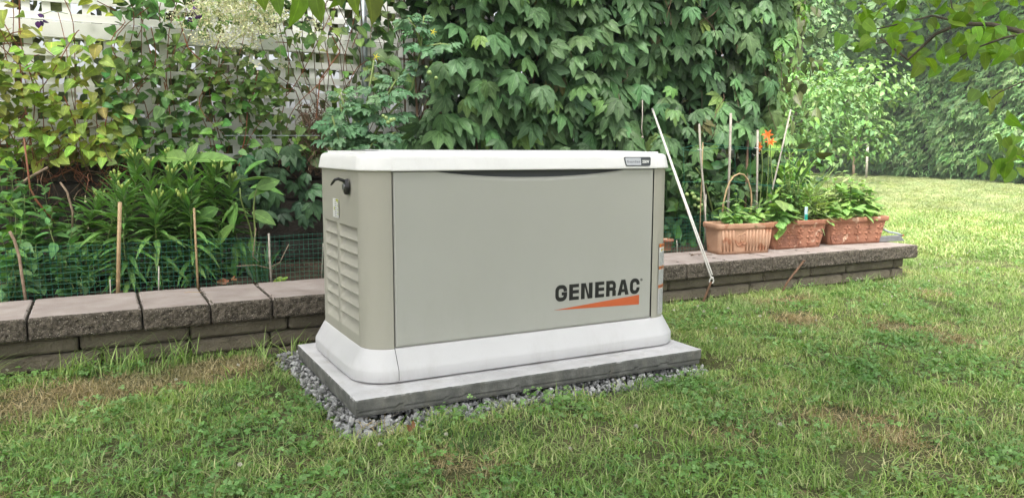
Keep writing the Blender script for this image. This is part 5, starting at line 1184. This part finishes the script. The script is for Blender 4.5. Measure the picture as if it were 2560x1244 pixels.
for (u, v) in ((2418, 185), (2435, 180), (2445, 225), (2490, 225), (2470, 245), (2460, 235), (2525, 280), (2520, 290), (2300, 160), (2350, 165), (2290, 150), (2355, 120), (2320, 145), (2400, 140), (2485, 335), (2510, 345), (2540, 340), (2500, 395), (2520, 400), (2545, 395), (2470, 385), (2550, 370), (2560, 420), (2530, 420), (2490, 420), (2570, 330), (2450, 400), (2555, 290), (2500, 370), (2535, 365), (2500, 100), (2545, 130), (2480, 110), (2510, 120), (2440, 110), (2465, 130), (2180, 95), (2240, 110)):
    lp.append((u, v, random.uniform(1.8, 1.95), random.uniform(-.7, .5), random.uniform(-1, -.2), random.uniform(.8, 1.15)))
branch('overhanging_branch', 'leafy branch with broad heart leaves reaching in from the top right', bl_lines, 1.9, lp, .042, (.17, .30, .035), T_heart)
lp = [(u, v, random.uniform(1.4, 1.6), random.uniform(-.3, .3), -1, s) for (u, v, s) in ((692, -20, .8), (738, -30, 1.2), (750, -32, 1.1), (782, -10, .8), (790, -25, .9), (915, -40, 1.3), (840, -40, .8), (870, -45, .9), (640, -55, 1.), (700, -50, 1.), (820, -60, 1.2), (890, -62, 1.1))]
branch('hanging_branch', 'bright leaf tips of a near branch hanging into the top edge', [([(560, -90, 1.5), (700, -60, 1.5), (820, -65, 1.5), (930, -60, 1.5)], .004)], 1.5, lp, .065, (.16, .26, .035), T_ovate)
# ------------------------------------------------------------------ far hedge and trees
def cedar_spray():
    P_ = []; lf = leaflet(.30, 4, .15, -.25, 0, .4)
    for k in range(7):
        a = (-1)**k*(.35+.12*k); y_ = .10*k; P_.append((lf, a, .55-.045*k, (0, y_, -.05*y_), -.15))
    P_.append((lf, 0, .5, (0, .6, -.05), -.3)); return compound(P_)
T_cedar = [cedar_spray() for _ in range(2)]
T_maple = [compound([(leaflet(.42, 5, .2, -.25, 0, .45), a, s, (0, 0, 0), -.1) for a, s in ((0, 1), (.85, .8), (-.85, .8), (1.7, .5), (-1.7, .5))])]
hA = np.array([21.6, 19.0]); hB = np.array([16.1, 1.5]); hd = hB-hA; hl = np.linalg.norm(hd); hd = hd/hl; hn = np.array([-hd[1], hd[0]]); hn = hn if hn@(CAM[:2]-hA) > 0 else -hn
hedge = empty('cedar_hedge', (18.2, 10, 0), 'tall green cedar hedge closing the far side of the lawn', 'hedge')
n = 34000; s = ru(0, hl, n); z = ru(.05, 6.2, n); q = np.stack([s, z, 0*s], 1)
bul = .35*fbm(q, .55, 51, 2)+.30*fbm(q, 1.6, 52, 2)-.02*z+.18*np.abs(np.sin(s*1.55)); lay = rng.choice([0, .18, .4], n, p=[.6, .25, .15])
o_ = bul-lay+.05*rn(n)-.45*np.clip(1-z/.5, 0, 1); P = np.stack([hA[0]+hd[0]*s+hn[0]*o_, hA[1]+hd[1]*s+hn[1]*o_, z], 1)
N_ = np.stack([hn[0]*.6+.3*rn(n), hn[1]*.6+.3*rn(n), .75+.3*rn(n)], 1); dr = np.stack([hn[0]*.8+.5*rn(n), hn[1]*.8+.5*rn(n), -.15+.35*rn(n)], 1)
scatter('foliage', T_cedar, P, frames(N_, dr), .25*ru(.6, 1.2, n), tints(n, (.25, .41, .17), .2, .08), M_needle, hedge)
ns_, nz_ = 90, 34; S_, Z_ = np.meshgrid(np.linspace(0, hl, ns_), np.linspace(0, 6.2, nz_)); q = np.stack([S_.ravel(), Z_.ravel(), 0*S_.ravel()], 1)
o_ = .35*fbm(q, .55, 51, 2)-.5-.02*q[:, 1]-.3*np.clip(1-q[:, 1]/.5, 0, 1); V = np.stack([hA[0]+hd[0]*q[:, 0]+hn[0]*o_, hA[1]+hd[1]*q[:, 0]+hn[1]*o_, q[:, 1]], 1); I = (np.arange(nz_-1)[:, None]*ns_+np.arange(ns_-1)[None]).ravel()
link('inner_branches', mesh_np('inner_branches', V, np.stack([I, I+1, I+ns_+1, I+ns_], 1), M_core, True), hedge)
mb = MB()
for k in range(15):
    s_ = .6+k*1.1; c = hA+hd*s_-hn*.35; mb.tube([(c[0], c[1], 0), (c[0], c[1], 5.8)], [.08, .03], 7)
mb.build('trunks', M_bark, hedge)
def tree(name, label, base, crown, n, size, col, tpls=T_maple, trunk=.1, m_=M_leaf, limbs=6, group=None, hang=-.4, bark=None):
    """crown: list of (dx,dy,z,r) clumps"""
    root = empty(name, base, label, 'tree', group); bx, by = base[0], base[1]; ztop = max(c[2] for c in crown); mb = MB()
    mb.tube(wander((bx, by, 0), (bx, by, ztop), amp=trunk*.8, n=9), np.linspace(trunk, trunk*.25, 9), 8)
    for c in crown[:limbs]: mb.tube(wander((bx, by, c[2]*.55), (bx+c[0], by+c[1], c[2]), amp=.1, n=6), np.linspace(trunk*.35, trunk*.1, 6), 6)
    mb.build('trunk', bark or M_bark, root, True)
    w_ = np.array([c[3]**2 for c in crown]); w_ = w_/w_.sum(); k = rng.choice(len(crown), n, p=w_); cc = np.array(crown)[k]
    d = rn(n, 3); d /= np.linalg.norm(d, axis=1)[:, None]; rad = cc[:, 3]*(ru(.0, 1, n)**.30)
    P = np.stack([bx+cc[:, 0]+d[:, 0]*rad, by+cc[:, 1]+d[:, 1]*rad, cc[:, 2]+d[:, 2]*rad*.75], 1); P[:, 2] = np.maximum(P[:, 2], .25)
    N_ = d*.6+np.array([0, 0, .8])+.4*rn(n, 3); dr = d*.7+np.array([0, 0, hang])+.5*rn(n, 3)
    scatter('foliage', tpls, P, frames(N_, dr), size*ru(.65, 1.25, n), tints(n, col, .2, .08), m_, root); return root
def clumps(n, rx, ry, z0, z1, r0, r1): return [(random.gauss(0, rx), random.gauss(0, ry), random.uniform(z0, z1), random.uniform(r0, r1)) for _ in range(n)]
tr = at(2127, 441, z=0)
def off(u, dep): p = CAM+ray(u, 373)*dep; return (float(p[0]), float(p[1]), 0)
tree('maple_sapling', 'young maple sapling with a thin straight trunk in front of the far hedge', (tr[0]-1.0, tr[1]-.9, 0), [(.0, 0, 1.55, .5), (.3, .2, 1.6, .5), (-.35, -.2, 1.6, .45), (.1, 0, 1.9, .6), (-.1, .1, 2.4, .5), (.6, -.3, 1.5, .45), (-.6, .3, 1.6, .4), (.05, 0, 2.8, .35)], 1500, .15, (.22, .37, .12), trunk=.04, bark=M_stick)
sp_ = at(2158, 445, z=0)
tag(MB().tube([(sp_[0]-.9, sp_[1]-.8, -.05), (sp_[0]-.92, sp_[1]-.8, .90)], .032, 10).build('tree_stake', M_bamboo_g, None, True), 'pale upright stake beside the maple sapling', 'stake')
tree('maple_tree', 'bright leafy maple overhanging the left end of the cedar hedge', off(2075, 24.5), clumps(20, .9, .9, 2.0, 5.8, .6, 1.1), 5600, .20, (.17, .30, .11), trunk=.07)
tree('shade_tree', 'dense darker tree seen just past the end of the creeper', off(1975, 17), clumps(22, .9, .9, .8, 4.6, .6, 1.0), 7500, .13, (.14, .24, .10), tpls=T_ovate+T_maple, trunk=.14)
tree('shade_tree', 'tall pale leaved tree behind the gap between creeper and maple', off(2040, 26), clumps(24, 1.8, 1.8, 1.0, 6.0, 1.0, 1.6), 7500, .20, (.18, .29, .13), tpls=T_ovate+T_maple, trunk=.16)
tree('shade_tree', 'rounded green bush filling the foot of the trees beside the flower bed', off(1985, 13.5), clumps(12, .6, .6, .4, 1.9, .4, .7), 3200, .10, (.17, .30, .10), tpls=T_ovate, trunk=.06)
tree('shade_tree', 'background tree rising behind the cedar hedge', (21.5, 12, 0), clumps(22, 1.5, 3.5, 4, 8, 1.2, 1.8), 5200, .3, (.10, .17, .07), trunk=.2)
tree('shade_tree', 'background tree rising behind the right part of the hedge', (20.0, 4, 0), clumps(22, 1.5, 3.5, 4, 8, 1.2, 1.8), 5200, .3, (.10, .17, .07), trunk=.2)
HAZE = .003
if HAZE:
    mh = bpy.data.materials.new('haze'); mh.use_nodes = True; n_ = mh.node_tree; n_.nodes.clear(); oo = n_.nodes.new('ShaderNodeOutputMaterial'); pv = n_.nodes.new('ShaderNodeVolumePrincipled')
    pv.inputs['Color'].default_value = (.86, .92, .90, 1); pv.inputs['Density'].default_value = HAZE; pv.inputs['Anisotropy'].default_value = .3; n_.links.new(pv.outputs[0], oo.inputs['Volume'])
    tag(MB().box(-12, 30, -12, 34, -1.2, 11).build('haze', mh), kind='stuff')
print('scene built', len(bpy.data.objects))

# the crown of the tree whose branches hang in from above: it stands behind the camera and shades the near lawn
tree('shade_tree', 'big spreading tree whose crown shades the near part of the lawn', (-4.6, -5.2, 0), [(4.6+3.2*math.cos(a)*q-1.4, 5.2+3.4*math.sin(a)*q-2.6, 4.9+.5*math.sin(3*a), 1.5) for q in (.35, 1.0) for a in np.arange(0, 6.2, .785)], 9000, .17, (.08, .15, .04), tpls=T_ovate, trunk=.22, limbs=16)
